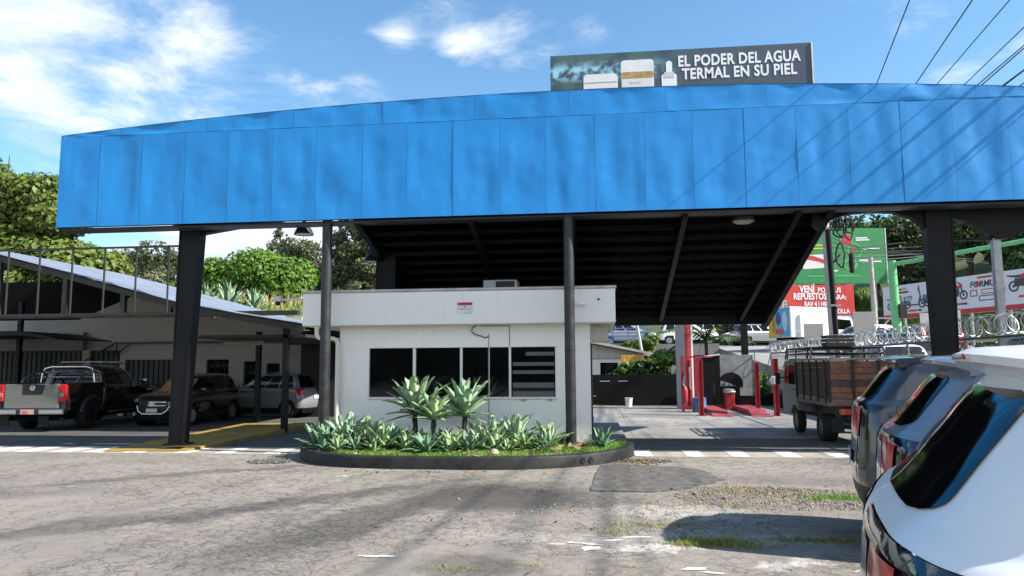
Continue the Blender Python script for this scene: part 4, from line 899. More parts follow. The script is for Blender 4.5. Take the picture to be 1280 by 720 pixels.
def hatch(label, loc, psi, pm, name='parked_hatchback', L_=3.64, W_=1.6, H_=1.5, front=None, lod=(4, 3), group=None, wr=.29, cat='car'):
    t = thing(name, label, cat, (loc[0], loc[1], loc[2] if len(loc) > 2 else 0), psi, group); w = W_/1.62; h = H_/1.505
    lv = [L(.20, .14, L_-.14, .72), L(.34, .04, L_-.03, .785), L(.52, .0, L_, .80), L(.72, .02, L_-.02, .808), L(.86, .05, L_-.10, .80, zf=.80), L(.97, .09, L_-.82, .775, zf=.96), L(1.01, .13, L_-.92, .745, zf=.99, rf=.16, rr=.12), L(1.24, .22, L_-1.28, .68, zf=1.22, rf=.14, rr=.11), L(1.41, .34, L_-1.62, .60, zf=1.40, rf=.12, rr=.1), L(1.465, .48, L_-1.85, .51, rf=.08, rr=.08), L(1.495, .8, L_-2.05, .27, rf=.04, rr=.04, br=.02, bf=.02), L(1.505, 1.0, L_-2.2, .01, rf=.01, rr=.01, br=0, bf=0)]
    for l in lv:
        l['z'] *= h; l['w'] *= w
        if 'zf' in l: l['zf'] *= h
    rules = [('tail_lamp', 3.3, 5.0, 1.9, 4.6), ('rear_window', 6.05, 7.95, 0, 2.7), ('side_window', 6.08, 7.9, 5.25, 7.0), ('side_window', 6.08, 7.9, 7.7, 9.2), ('side_window', 6.08, 7.9, 9.8, 11.4), ('sunshade', 5.6, 7.55, 14.9, 18) if front == 'shade' else ('windshield', 5.5, 8, 14.3, 18),
             ('windshield', 5.5, 8, 14.3, 18), ('headlight', 3.05, 4.15, 13.2, 15.3), ('grille', 1.3, 3.3, 15.5, 18), ('cladding', 0, .9, 0, 18)]
    ms = dict(rear_window=GLASS, side_window=GLASS, windshield=GLASS, tail_lamp=RED, headlight=CLEARL, grille=PLASTIC, cladding=PLASTIC, sunshade=mat('cardboard', (.42, .22, .10), .8, var=.12, vscale=3))
    car_body(lv, rules, ms, t, lod, [(.62, .30, .335), (L_-.72, .30, .335)], bmat=pm)
    mb = MB(); mb.box((.1, -.68*w, .17), (L_-.15, .68*w, .4)); mb.build('underbody', DARKIN, t)
    for s in (1, -1):
        for x in (.62, L_-.72):
            wheel(t, x, s*(.715*w), wr, wr, .17, RIM, s)
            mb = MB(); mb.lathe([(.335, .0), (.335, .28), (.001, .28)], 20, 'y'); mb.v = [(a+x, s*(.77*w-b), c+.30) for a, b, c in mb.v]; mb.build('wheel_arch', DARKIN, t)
        mb = MB(); mb.lathe([(.001, -.08), (.05, -.06), (.07, 0), (.06, .08), (.001, .1)], 12, 'y'); mb.v = [(L_-1.15+a*.6, s*(.86*w+b), 1.03*h+c) for a, b, c in mb.v]; mb.build('mirror', pm, t, smooth=True)
        mb = MB()
        for x in (1.12, 2.0): mb.box((x, s*.79*w, .84*h), (x+.16, s*.83*w, .87*h), .008)
        mb.build('door_handle', pm, t)
    mb = MB(); mb.box((-.012, -.2, .62), (.01, .2, .73), .003); mb.build('license_plate', mat('plate_white', (.6, .6, .6), .5), t)
    return t
def spark():
    bk = paint('black_car_paint', (.006, .006, .007), .12)
    Lc = 3.64; psi = R(-91)
    t = hatch('black compact hatchback facing the lot with brown cardboard sunshade behind the left column', (-12.4, 23.4), psi, bk, front='shade')
    f = Lc
    def ch(nm, pts, r=.012): mb = MB(); mb.tube(pts, r, 6); return mb.build(nm, CHROME, t, smooth=True)
    ch('grille_bar', [(f-.12, -.50, .70), (f-.01, -.3, .705), (f+.02, 0, .705), (f-.01, .3, .705), (f-.12, .50, .70)], .013)
    ch('grille_bar', [(f-.06, -.46, .61), (f+.005, -.25, .605), (f+.03, 0, .605), (f+.005, .25, .605), (f-.06, .46, .61)], .011)
    ch('grille_frame', [(f-.05, -.50, .60), (f+.0, -.43, .46), (f+.02, -.30, .38), (f+.03, 0, .375), (f+.02, .30, .38), (f+.0, .43, .46), (f-.05, .50, .60)], .012)
    mb = MB(); mb.prism([(-.11, .635), (-.035, .635), (-.03, .62), (.03, .62), (.035, .635), (.11, .635), (.095, .675), (.035, .675), (.03, .69), (-.03, .69), (-.035, .675), (-.095, .675)], f+.03, f+.05, 'x'); mb.build('emblem', mat('emblem_gold', (.7, .6, .4), .25, .8), t)
    mb = MB(); mb.box((f+.03, -.17, .42), (f+.045, .17, .53), .004); p = mb.build('license_plate', mat('plate_white', (.6, .6, .6), .5), t)
    for s in (1, -1):
        mb = MB(); mb.lathe([(.001, .03), (.045, .02), (.055, -.02)], 14, 'x', (f-.10, s*.62, .36)); mb.build('fog_lamp', CLEARL, t, smooth=True)
spark()
sv = paint('grey_silver_paint', (.22, .225, .235), .35, .2)
hatch('silver hatchback parked sideways beyond the yellow island with its red tail lamp showing', (-9.35, 24.15), R(180-14), sv, L_=3.7, W_=1.62, H_=1.48, group='silver cars inside the shed')
hatch('second silver hatchback half hidden behind the thin black post in the dark bay', (-8.35, 26.0-.9), R(180-40), sv, L_=3.8, W_=1.65, H_=1.5, group='silver cars inside the shed')

def pickup():
    bk = paint('black_pickup_paint', (.010, .0105, .0115), .16); t = thing('pickup_truck', 'dark pickup truck with chrome roll bar and grey tailgate seen from behind', 'pickup truck')
    place(t, R(90+5.5), (-13.92, 18.2), (.0, -.92))
    lv = [L(.46, 1.76, 5.02, .84), L(.62, 1.75, 5.16, .905), L(.85, 1.75, 5.22, .925), L(1.05, 1.75, 5.14, .92, zf=1.0), L(1.18, 1.76, 4.18, .895, zf=1.12), L(1.215, 1.77, 4.06, .87, zf=1.15), L(1.48, 1.81, 3.74, .795, zf=1.46), L(1.67, 1.88, 3.40, .71, zf=1.66), L(1.735, 1.98, 3.2, .60), L(1.765, 2.2, 2.95, .32), L(1.775, 2.4, 2.8, .01)]
    for l in lv: l.update(br=.015, rr=.05 if l['w'] > .1 else .01)
    for l in lv[-2:]: l.update(bf=.02, rf=.03)
    rules = [('rear_window', 5.1, 6.9, 0, 2.3), ('side_window', 5.08, 6.9, 5.2, 7.0), ('side_window', 5.08, 6.9, 7.7, 9.4), ('windshield', 4.5, 7, 14.4, 18), ('headlight', 2.1, 3.1, 13.3, 15.3), ('grille', 1.3, 3, 15.5, 18)]
    car_body(lv, rules, dict(rear_window=GLASS, side_window=GLASS, windshield=GLASS, headlight=CLEARL, grille=PLASTIC), t, (4, 3), [(4.35, .42, .46)], bmat=bk)
    ar = [(1.18+.47*math.cos(R(a)), .40+.47*math.sin(R(a))) for a in range(170, 9, -10)]
    for s in (1, -1):
        poly = [(.02, .56)]+[q for q in ar if q[1] > .5]+[(1.73, .5), (1.73, 1.25), (.02, 1.26)]
        poly = [(.02, .56), ar[1]]+ar[2:-1]+[(1.73, .5), (1.73, 1.25), (.02, 1.26)]
        mb = MB(); mb.prism(poly, s*.82, s*.925, 'y'); mb.box((.02, s*.80, 1.24), (1.73, s*.93, 1.275), .01); mb.build('bed_side', bk, t)
        mb = MB(); k = len(ar); vs = []
        for (x, z), r2 in zip(ar, [1]*k):
            n_ = Vector((x-1.18, z-.40)).normalized(); vs += [(x-n_.x*.01, s*.80, z-n_.y*.01), (x-n_.x*.01, s*.985, z-n_.y*.01), (x+n_.x*.05, s*.975, z+n_.y*.05), (x+n_.x*.085, s*.927, z+n_.y*.085)]
        mb.add(vs, [(i*4+j, i*4+j+1, (i+1)*4+j+1, (i+1)*4+j) for i in range(k-1) for j in range(3)]); mb.build('fender_flare', mat('flare_plastic', (.03, .03, .031), .5), t, smooth=True)
        mb = MB(); mb.box((-.012, s*.735, .80), (.10, s*.932, 1.245), .02); lamp = mb.build('tail_lamp', RED, t); mb = MB(); mb.box((-.018, s*.76, .92), (-.011, s*.87, 1.03), .004); mb.build('reverse_lens', CLEARL, lamp)
        for x in (1.18, 4.35): wheel(t, x, s*.80, .385, .385, .26, DRIM, s, 6)
        mb = MB(); mb.tube([(1.95, s*.93, .42), (3.7, s*.93, .42)], .035, 8); mb.build('step_bar', CHROME, t, smooth=True)
        mb = MB(); mb.lathe([(.001, -.1), (.06, -.08), (.09, 0), (.08, .1), (.001, .12)], 12, 'y'); mb.v = [(3.75+a*.6, s*(1.03+b), 1.28+c) for a, b, c in mb.v]; mb.build('mirror', CHROME, t, smooth=True)
        mb = MB(); mb.box((2.35, s*.90, 1.06), (2.53, s*.94, 1.09), .01); mb.build('door_handle', CHROME, t)
        mb = MB(); mb.tube([(2.1, s*.60, 1.80), (2.2, s*.60, 1.825), (3.2, s*.60, 1.82), (3.3, s*.60, 1.79)], .018, 6); mb.build('roof_rail', STEEL, t, smooth=True)
    mb = MB(); mb.box((.0, -.733, .62), (.07, .733, 1.262), .025); tg = mb.build('tailgate', paint('grey_tailgate_paint', (.20, .20, .185), .3, .5), t)
    mb = MB(); mb.prism([(-.28, .98), (.24, .98), (.24, 1.245), (-.36, 1.245)], -.006, -.001, 'x'); mb.build('handle_panel', mat('panel_black', (.012, .013, .016), .3), tg)
    mb = MB(); mb.lathe([(.055, -.012), (.065, -.014), (.072, -.009)], 20, 'x', (0, -.02, 1.16)); mb.box((-.016, -.10, 1.145), (-.008, .06, 1.175), .003); mb.build('emblem', CHROME, tg)
    mb = MB(); mb.box((-.13, -.95, .47), (.06, .95, .615), .03); bp = mb.build('rear_bumper', CHROME, t)
    mb = MB(); mb.box((-.137, -.30, .47), (-.131, .30, .60)); mb.build('bumper_recess', PLASTIC, bp)
    mb = MB(); mb.box((-.147, -.18, .475), (-.138, .18, .60), .003); pl = mb.build('license_plate', mat('plate_pink', (.62, .36, .32), .5), t)
    text('plate_marks', '||||||', .10, mat('plate_red', (.5, .06, .05), .5), pl, (-.148, .13, .50), (R(90), 0, R(-90)))
    mb = MB(); mb.box((.05, -.82, .52), (1.73, .82, .80)); mb.build('bed_floor', PLASTIC, t); mb = MB(); mb.box((.1, -.7, .3), (5, .7, .6)); mb.build('chassis', DARKIN, t)
    for y in (-.5, .55): mb = MB(); mb.box((-.02, y, .17), (.02, y+.27, .42)); mb.build('mud_flap', RUBBER, t)
    mb = MB()
    for x, zt in ((1.55, 1.66),):
        mb.tube([(x, -.76, 1.27), (x, -.74, 1.5), (x+.02, -.68, zt), (x+.03, -.5, zt+.05), (x+.03, .5, zt+.05), (x+.02, .68, zt), (x, .74, 1.5), (x, .76, 1.27)], .038, 10)
    for s in (1, -1): mb.tube([(1.55, s*.72, 1.58), (1.2, s*.74, 1.52), (.8, s*.76, 1.38), (.72, s*.76, 1.27)], .036, 10)
    mb.tube([(1.56, -.72, 1.56), (1.56, .72, 1.56)], .02, 8); mb.tube([(1.56, -.74, 1.42), (1.56, .74, 1.42)], .02, 8); mb.build('roll_bar', CHROME, t, smooth=True)
    mb = MB(); mb.box((1.80, -.2, 1.745), (1.9, .2, 1.775), .008); mb.build('brake_light', RED, t)
    mb = MB(); mb.box((2.2, -.66, 1.84), (2.26, .66, 1.87), .006); mb.box((3.0, -.66, 1.84), (3.06, .66, 1.87), .006); mb.build('roof_bar', STEEL, t)
pickup()

def cargo_truck():
    t = thing('cargo_truck', 'small old cargo truck with brown wooden stake bed beside the red lift', 'truck', (5.58, 16.25, 0), R(90))
    WD = mat('bed_wood', (.30, .115, .065), .7, var=.25, vscale=5, bump=.2, bscale=14, col2=(.11, .070, .055)); WD2 = mat('bed_wood_grey', (.10, .075, .06), .8, var=.2, vscale=5, bump=.2, bscale=14, col2=(.05, .042, .038)); FR = mat('truck_frame_black', (.025, .025, .025), .6, var=.2)
    # local x forward from the tail, y left
    for i in range(6):
        z = .93+i*.132; mb = MB(); mb.box((-.0, -.78, z), (.028, .78, z+.124), .006); o = mb.build('plank', WD if i not in (2,) else WD2, t)
    for s in (1, -1):
        for i in range(6):
            z = .93+i*.132; mb = MB(); mb.box((.05, s*.785, z), (2.35, s*.81, z+.124), .006); mb.build('plank', WD2, t)
        for x in (.03, .6, 1.15, 1.7, 2.3):
            mb = MB(); mb.box((x, s*.812, .85), (x+.06, s*.845, 1.745), .006); mb.build('stake', FR, t)
    for i in range(6): mb = MB(); mb.box((2.36, -.78, .93+i*.132), (2.385, .78, 1.054+i*.132), .006); mb.build('plank', WD2, t)
    for y in (-.80, -.27, .25, .74): mb = MB(); mb.box((-.035, y, .86), (-.002, y+.06, 1.73), .006); mb.build('stake', FR, t)
    mb = MB(); mb.box((-.04, -.83, 1.745), (.04, .83, 1.785), .006); mb.box((-.04, .79, 1.747), (2.38, .85, 1.783), .006); mb.box((-.04, -.85, 1.747), (2.38, -.79, 1.783), .006); mb.build('top_rail', mat('pale_rail', (.42, .40, .36), .6, var=.2), t)
    mb = MB(); mb.box((-.03, -.82, .78), (2.4, .82, .925), .01); mb.build('deck', mat('deck_grey', (.16, .16, .16), .6, var=.3), t)
    mb = MB()
    for i in range(8): mb.box((-.036, -.78+i*.2, .80), (-.031, -.68+i*.2, .86))
    mb.build('reflective_tape', mat('tape_red', (.5, .08, .06), .4, var=.3, vscale=30), t)
    mb = MB(); mb.box((.1, -.38, .5), (4.0, -.28, .78)); mb.box((.1, .28, .5), (4.0, .38, .78)); mb.box((.55, -.6, .27), (.65, .6, .35)); mb.tube([(.6, -.1, .31), (.6, .1, .31)], .15, 10); mb.build('chassis', FR, t)
    mb = MB(); mb.box((-.02, -.7, .40), (.03, .3, .50), .008); mb.box((-.02, .0, .48), (.02, .08, .78)); mb.box((-.02, -.5, .48), (.02, -.42, .78)); bp = mb.build('rear_bumper', mat('bumper_red_white', (.55, .5, .48), .5, var=.2, vscale=3), t)
    for a in (-.66, -.3, .1): mb = MB(); mb.box((-.027, a, .41), (-.021, a+.18, .49)); mb.build('red_stripe', RED, bp)
    for y in (.28, -.5):
        mb = MB(); mb.box((-.03, y, .60), (.03, y+.30, .73), .01); l = mb.build('tail_lamp', RED, t); mb = MB(); mb.box((-.036, y+.20, .61), (-.03, y+.29, .72), .004); mb.build('indicator', mat('amber_lens', (.55, .15, .02), .2), l)
    for y in (.5, -.75): mb = MB(); mb.box((.0, y, .25), (.02, y+.25, .55)); mb.build('mud_flap', RUBBER, t)
    for s in (1, -1):
        wheel(t, .62, s*.66, .30, .30, .30, DRIM, s, 6); wheel(t, 2.75, s*.68, .30, .30, .18, DRIM, s, 6)
    cb = mat('cab_dull_grey', (.30, .29, .27), .65, var=.15, vscale=3, spec=.25)
    for s in (1, -1):
        pr = [(2.45, .55), (2.48, .62)]+[(2.75+.36*math.cos(R(a)), .32+.36*math.sin(R(a))) for a in range(140, 30, -10)]+[(3.15, .45), (3.85, .45), (3.92, .70), (3.86, 1.1), (3.55, 1.74), (2.45, 1.78)]
        # side skin with the door window cut in as its own pane
        mb = MB(); mb.prism(pr, s*.70, s*.785, 'y'); mb.build('cab_side', cb, t)
        mb = MB(); mb.prism([(2.58, 1.17), (3.68, 1.17), (3.45, 1.62), (2.58, 1.64)], s*.787, s*.792, 'y'); mb.build('side_window', GLASS, t)
        mb = MB(); mb.box((3.62, s*.80, 1.3), (3.66, s*.98, 1.34)); mb.box((3.58, s*.9, 1.15), (3.64, s*1.02, 1.45), .02); mb.build('mirror', PLASTIC, t)
        mb = MB(); mb.box((2.62, s*.788, 1.03), (2.8, s*.81, 1.06), .006); mb.build('door_handle', PLASTIC, t)
    mb = MB(); pr = [(2.45, .55), (3.85, .45), (3.92, .70), (3.86, 1.1), (3.55, 1.74), (3.4, 1.80), (2.45, 1.80)]; mb.prism(pr, -.698, .698, 'y'); mb.build('cab', cb, t)
    mb = MB(); mb.add([(3.866, -.62, 1.12), (3.866, .62, 1.12), (3.575, .56, 1.70), (3.575, -.56, 1.70)], [(0, 1, 2, 3)]); mb.build('windshield', GLASS, t)
    mb = MB(); mb.box((2.444, -.5, 1.2), (2.449, .5, 1.6)); mb.build('rear_window', GLASS, t)
    mb = MB()   # bent tube rack above cab and bed front
    for z, ys in ((2.03, .78), (1.90, .80)):
        mb.tube([(3.4, -ys, z-.1), (3.3, -ys, z), (1.2, -ys, z), (1.1, -ys, z-.1)], .022, 6); mb.tube([(3.4, ys, z-.1), (3.3, ys, z), (1.2, ys, z), (1.1, ys, z-.1)], .022, 6)
        for x in (1.25, 2.2, 3.25): mb.tube([(x, -ys, z), (x, ys, z)], .02, 6)
    for x in (1.4, 2.4, 3.2):
        for s in (1, -1): mb.tube([(x, s*.8, 1.77), (x, s*.78, 2.02)], .02, 6)
    mb.build('roof_rack', FR, t, smooth=True)
    cr = thing('crate', 'black slatted crate tied on the roof rack of the cargo truck', 'crate', (5.45, 17.6, 2.055)); mb = MB(); mb.box((-.3, -.2, 0), (.3, .2, .03)); mb.build('base', FR, cr)
    for z in (.03, .11, .19):
        for a, b in (((-.3, -.2), (.3, -.17)), ((-.3, .17), (.3, .2)), ((-.3, -.168), (-.27, .168)), ((.27, -.168), (.3, .168))): mb = MB(); mb.box((*a, z+.002), (*b, z+.06)); mb.build('slat', FR, cr)
cargo_truck()
# ------------------------------------------------------------------ trees
TM = {'broad': leafmat('broad_leaf', (.070, .120, .022), (.20, .245, .05), .9, .35), 'bright': leafmat('bright_leaf', (.06, .145, .018), (.165, .28, .035), .8, .35), 'pine': leafmat('pine_leaf', (.055, .075, .034), (.125, .14, .065), .7, .2), 'dark': leafmat('dark_leaf', (.018, .045, .014), (.060, .105, .026), .7, .25), 'shrub': leafmat('shrub_leaf', (.05, .12, .02), (.17, .26, .05), 1.2, .3), 'grey': leafmat('olive_leaf', (.085, .10, .05), (.17, .18, .09), .7, .2)}
BARK = mat('bark', (.10, .075, .055), .9, var=.3, vscale=6, bump=.6, bscale=12)
def blob_pts(blobs, n):
    w = np.array([r[0]*r[1]+r[1]*r[2]+r[0]*r[2] for _, r in blobs]); w = w/w.sum(); P = []; N = []
    for (c, r), q in zip(blobs, w):
        k = max(8, int(n*q)); d = RNG.normal(size=(k, 3)); d /= np.linalg.norm(d, axis=1, keepdims=True)
        rad = RNG.uniform(.35, 1.04, k)**.5
        # clumps: pull leaves towards a few knots so that gaps open
        kn = RNG.normal(size=(max(6, k//45), 3)); kn /= np.linalg.norm(kn, axis=1, keepdims=True); own = kn[RNG.integers(0, len(kn), k)]
        d = d*.42+own*.75; d /= np.maximum(.6, np.linalg.norm(d, axis=1, keepdims=True))
        P.append(np.array(c)+d*np.array(r)*rad[:, None]); N.append(d+RNG.normal(0, .55, (k, 3))+np.array([0, 0, .45]))
    return np.concatenate(P), np.concatenate(N)
def tree(label, x, y, z0, h, r, kind, n=3500, leaf=.28, trunk=.45, shape='round', group=None, name='tree', cat='tree', blobs=None):
    t = thing(name, label, cat, (x, y, z0), 0, group); bl = []
    th = h*trunk
    if blobs: bl = blobs
    elif shape == 'round':
        for i in range(9):
            a = 2.4*i+random.uniform(-.4, .4); q = random.uniform(.25, .72); zz = random.uniform(.0, 1.)
            rr = r*random.uniform(.38, .56); bl.append(((r*q*math.cos(a)*(1.1-.5*zz), r*q*math.sin(a)*(1.1-.5*zz), th+(h-th)*(.15+.68*zz)), (rr, rr, rr*.72)))
    elif shape == 'cone':
        k = 8
        for i in range(k):
            q = i/(k-1); rr = r*(1.05-q*.85)*random.uniform(.8, 1.1); a = random.uniform(0, 6.28); bl.append(((rr*.35*math.cos(a), rr*.35*math.sin(a), th+(h-th)*q*.95), (rr*.8, rr*.8, (h-th)/k*1.1)))
    mb = MB(); mb.tube([(0, 0, -.5), (.03*h*.2, 0, h*.2), (random.uniform(-.1, .1)*r, random.uniform(-.1, .1)*r, th), (0, 0, th+(h-th)*.5), (0, 0, h*.93)], [h*.028+.05, h*.022+.03, h*.018+.02, h*.010+.01, .01], 8)
    for (c, rr) in bl:
        mb.tube([(0, 0, max(.2, min(th, c[2]*.75))), (c[0]*.5, c[1]*.5, c[2]*.9-.1), c], [h*.010+.012, h*.007+.008, .008], 5)
    mb.build('trunk', BARK, t, smooth=True)
    P, N = blob_pts(bl, n); quads('crown', P, N, leaf, TM[kind], t); return t
# big tree at the left edge
tree('large broad-leaved tree behind the shed at the left edge of the photo', -23.4, 26.6, 0, 11.0, 5.2, 'broad', 38000, .175, .4, blobs=[((-2.5, 0, 9.2), (2.4, 2.2, 1.5)), ((-.4, .3, 8.2), (2.2, 2, 1.3)), ((1.6, 0, 8.5), (1.5, 1.5, .9)), ((2.3, -.2, 7.6), (1.4, 1.4, .9)), ((-.5, .2, 6.6), (3.2, 2.2, 1.0)), ((1.9, 0, 6.1), (2.2, 1.8, .8)), ((3.4, 0, 5.6), (1.8, 1.7, .9)), ((-2.5, 0, 5.8), (3, 2.4, 1.4)), ((2.6, .3, 4.9), (2.2, 1.8, .8)), ((0, 0, 4.9), (3, 2.4, .9))])
bt = tree('bright green leafy tree in the gap between left column and pole', -20.3, 43.5, 4.2, 5.2, 3.6, 'bright', 20000, .17, .15)
tree('smaller bright green tree left of the spiky plant beyond the shed roof', -24.2, 43.5, 4.5, 4.0, 2.6, 'bright', 9000, .17, .15)
FT = [(-41, 58, 7.2, 3.6, 'grey', 'round'), (-36.5, 60, 8.0, 3.8, 'pine', 'round'), (-32, 62, 7.6, 3.4, 'grey', 'round'), (-28.6, 64, 10.2, 3.3, 'pine', 'cone'), (-25.6, 62, 9.6, 3.0, 'pine', 'round'), (-46, 60, 8, 4, 'pine', 'round'), (-22.6, 60, 7.6, 3.0, 'grey', 'round'), (-20.6, 58, 8.8, 2.6, 'pine', 'cone'), (-18.0, 57, 10.4, 3.4, 'pine', 'round'), (-15.5, 58, 8.6, 3, 'grey', 'cone'), (-33.5, 52, 4.6, 3, 'grey', 'round'), (-29.5, 54, 5.6, 3.2, 'pine', 'round'), (-12, 60, 8.5, 3.5, 'pine', 'round'), (-8, 62, 8, 3.4, 'grey', 'round'), (-16.8, 52.5, 7.2, 2.6, 'pine', 'round')]
FTL = ['olive tree farthest left in the wood behind the shed', 'brownish pine tree second in the wood behind the shed', 'olive tree in the wood behind the empty sign frame', 'tall pine standing out above the bright green tree', 'tall feathery tree right of the tallest pine', 'pine tree half hidden behind the big left tree', 'olive tree beside the hanging left bell lamp', 'slim pine just left of the left round pole', 'big dense pine right of the left round pole', 'narrow olive tree beside the dark rear column', 'low olive tree on the grassy bank by the frame', 'low pine on the bank left of the left column', 'pine hidden mostly behind the canopy roof', 'olive tree hidden mostly behind the booth', 'shorter pine low behind the left round pole']
for (x, y, h, r, kd, sh), lab in zip(FT, FTL): tree(lab, x, y, 4.6, h, r, kd, 7000, .19, .2, sh, 'trees of the wood behind the shed')
# bank behind the shed with dry grass
def bank_z(x, y): 
    s = lambda q: max(0, min(1, q))**2*(3-2*max(0, min(1, q)))
    return 5.4*s((y-28)/13)*s((-3-x)/12)+.35*noise.noise((x*.2, y*.2, 1))*s((y-28)/6)
xs = [-80+2*i for i in range(42)]; ys = [27+1.6*i for i in range(40)]
vs = [(x, y, bank_z(x, y)-.05) for y in ys for x in xs]; n = len(xs)
raw('grassy_bank', vs, [(j*n+i, j*n+i+1, (j+1)*n+i+1, (j+1)*n+i) for j in range(len(ys)-1) for i in range(n-1)], mat('bank_soil', (.16, .15, .06), .95, var=.3, vscale=.4, col2=(.09, .11, .035)), smooth=True, kind='structure')
k = 9000; X = RNG.uniform(-42, -8, k); Y = RNG.uniform(31, 46, k); Z = np.array([bank_z(a, b) for a, b in zip(X, Y)])
cl = np.array([noise.noise((a*.3, b*.3, 5)) for a, b in zip(X, Y)])
P = np.c_[X, Y, Z-.05]; h_ = .55+.9*np.clip(cl, -.2, .8)
a_ = cl > .0
blades('dry_grass', P[a_], h_[a_], leafmat('dry_grass_blade', (.33, .28, .12), (.52, .45, .22), .5, .3), lean=.6, wid=.05, kind='stuff'); blades('green_grass', P[~a_], h_[~a_], leafmat('bank_grass_blade', (.12, .18, .035), (.26, .30, .08), .5, .3), lean=.6, wid=.05, kind='stuff')
for (x, y, s, lab) in ((-19.9, 38, 1.5, 'grey spiky century plant rising beyond the shed roof'), (-21.4, 38.4, 1.2, 'smaller spiky plant left of the grey century plant'), (-18.7, 38.6, 1.1, 'smaller spiky plant right of the grey century plant')):
    t = thing('century_plant', lab, 'plant', (x, y, bank_z(x, y)-.1), 0, 'spiky plants on the bank')
    for i in range(24): link('leaf', LEAF[(min(5, i//5), i % 3)][0 if i % 2 else 2], t, rot=(0, 0, 2.4*i), scale=(s*1.3, s*.9, s*1.3))
# ------------------------------------------------------------------ rear yard: walls, house, shrubs, pillar
BW = thing('rear_wall', 'low black painted wall closing the forecourt at the back', 'wall', (1, 31.3, 0))
mb = MB(); mb.box((-6, 0, 0), (4.2, .2, 1.28)); mb.box((4.201, 0, 0), (6.1, .2, .42)); mb.build('wall', mat('black_wall_paint', (.005, .0055, .006), .7, var=.3, vscale=2, spec=.2), BW)
for x in (-.9, -.15): mb = MB(); mb.box((x, -.006, 1.0), (x+.4, .0, 1.025)); mb.build('gap_strip', mat('bright_gap', (.6, .6, .58), .8), BW)
SB = thing('side_wall', 'low black wall carrying the wire fence along the right side of the yard', 'wall', (7.0, 22, 0)); mb = MB(); mb.box((.0, -9, 0), (.2, 9.5, .5)); mb.build('wall', mat('black_wall_paint', (.005, .0055, .006), .7), SB)
HS = thing('white_house', 'white bungalow with pale sloping roof edge behind the black rear wall', 'house', (0, 36.5, 0))
mb = MB(); mb.box((-4, 0, 0), (2.2, 3, 2.05)); mb.build('wall', mat('house_white', (.8, .8, .78), .8, var=.04), HS); mb = MB(); mb.prism([(-6, 3.45), (-.1, 2.72), (2.75, 2.14), (2.75, 2.24), (-.1, 2.86), (-6, 3.6)], -.45, 3.6, 'y'); mb.build('roof', mat('house_roof', (.50, .48, .47), .7, var=.1), HS)
mb = MB(); mb.prism([(-4, 2.051), (2.2, 2.051), (2.2, 2.20), (-.1, 2.66), (-4, 3.15)], .0, .3, 'y'); mb.build('gable', mat('house_grey', (.55, .55, .54), .8), HS); mb = MB(); mb.box((.15, -.01, .5), (1.0, .0, 1.8)); mb.build('window', GLASS, HS); mb = MB(); mb.box((-4, -.04, 1.98), (2.2, -.002, 2.04)); mb.build('sill', STEEL, HS)
ss = thing('shop_sign', 'small orange and yellow patterned sign over the shrubs by the white house', 'sign', (1.1, 34.4, 1.75)); mb = MB(); mb.box((.0, 0, 0), (1.05, .05, .38), .005); mb.build('board', mat('orange_sign', (.62, .22, .05), .5, var=.3, vscale=9, col2=(.65, .45, .08)), ss); mb = MB(); mb.box((.1, .05, -1.75), (.15, .09, .2)); mb.box((.9, .05, -1.75), (.95, .09, .2)); mb.build('post', STEEL, ss)
for i in range(5): mb = MB(); mb.prism([(.06+i*.2, .06), (.2+i*.2, .06), (.13+i*.2, .32)], -.006, -.001, 'y'); mb.build('printed_mark', mat('sign_yellow', (.75, .6, .1), .5), ss)
for i, (x, y, h, r, kd, lab) in enumerate([(1.0, 32.6, 1.75, .8, 'shrub', 'round shrub behind the rear wall below the orange sign'), (2.1, 32.6, 1.9, .9, 'dark', 'dark shrub behind the rear wall next to the round one'), (3.0, 33, 2.6, 1.0, 'shrub', 'tall light shrub left of the grey and red pillar'), (1.6, 32.4, 1.5, .7, 'shrub', 'low pale shrub hanging over the rear wall'), (2.7, 32.5, 1.6, .8, 'dark', 'dark low shrub at the foot of the pillar'), (5.0, 33.5, 1.6, .8, 'grey', 'dry olive shrub behind the grey graffiti panel'), (6.6, 33, 2.0, .9, 'shrub', 'thin shrub at the end of the wire fence')]):
    tree(lab, x, y, 0, h, r, kd, 1500, .13, .15, name='shrub', cat='shrub', group='shrubs behind the rear wall')
PI_ = thing('round_pillar', 'thick round pillar painted grey and red rising behind the car lift', 'pillar', (3.35, 29.2, 0)); mb = MB(); mb.tube([(0, 0, 0), (0, 0, 4.6)], .33, 24); mb.build('shaft', mat('pillar_grey', (.33, .34, .35), .6, var=.06), PI_, smooth=True)
mb = MB(); vs = [(.335*math.cos(R(a)), .335*math.sin(R(a)), z) for a in range(-92, -38, 6) for z in (0, 4.6)]; mb.add(vs, [(2*i, 2*i+2, 2*i+3, 2*i+1) for i in range(8)]); mb.build('red_band', mat('pillar_red', (.24, .014, .018), .5), PI_, smooth=True)
mb = MB(); mb.tube([(0, 0, 4.0), (0, 0, 4.8)], .3, 12); mb.build('cap', BLACK, PI_)
bp = thing('dark_screen', 'tall black board with a bent white top edge behind the tyre changer', 'screen', (4.3, 30.3, 0)); mb = MB(); mb.box((-.75, 0, .0), (.55, .06, 2.05), .005); mb.build('panel', BLACK, bp); mb = MB(); mb.tube([(-.75, -.02, 2.0), (-.3, -.04, 1.95), (.1, -.03, 2.0), (.55, -.02, 2.06)], .035, 6); mb.build('top_edge', mat('pale_casing', (.55, .56, .56), .5), bp)
gp = thing('grey_panel', 'weathered grey panel with dark scrawls standing right of the black board', 'panel', (5.6, 30.9, 0))
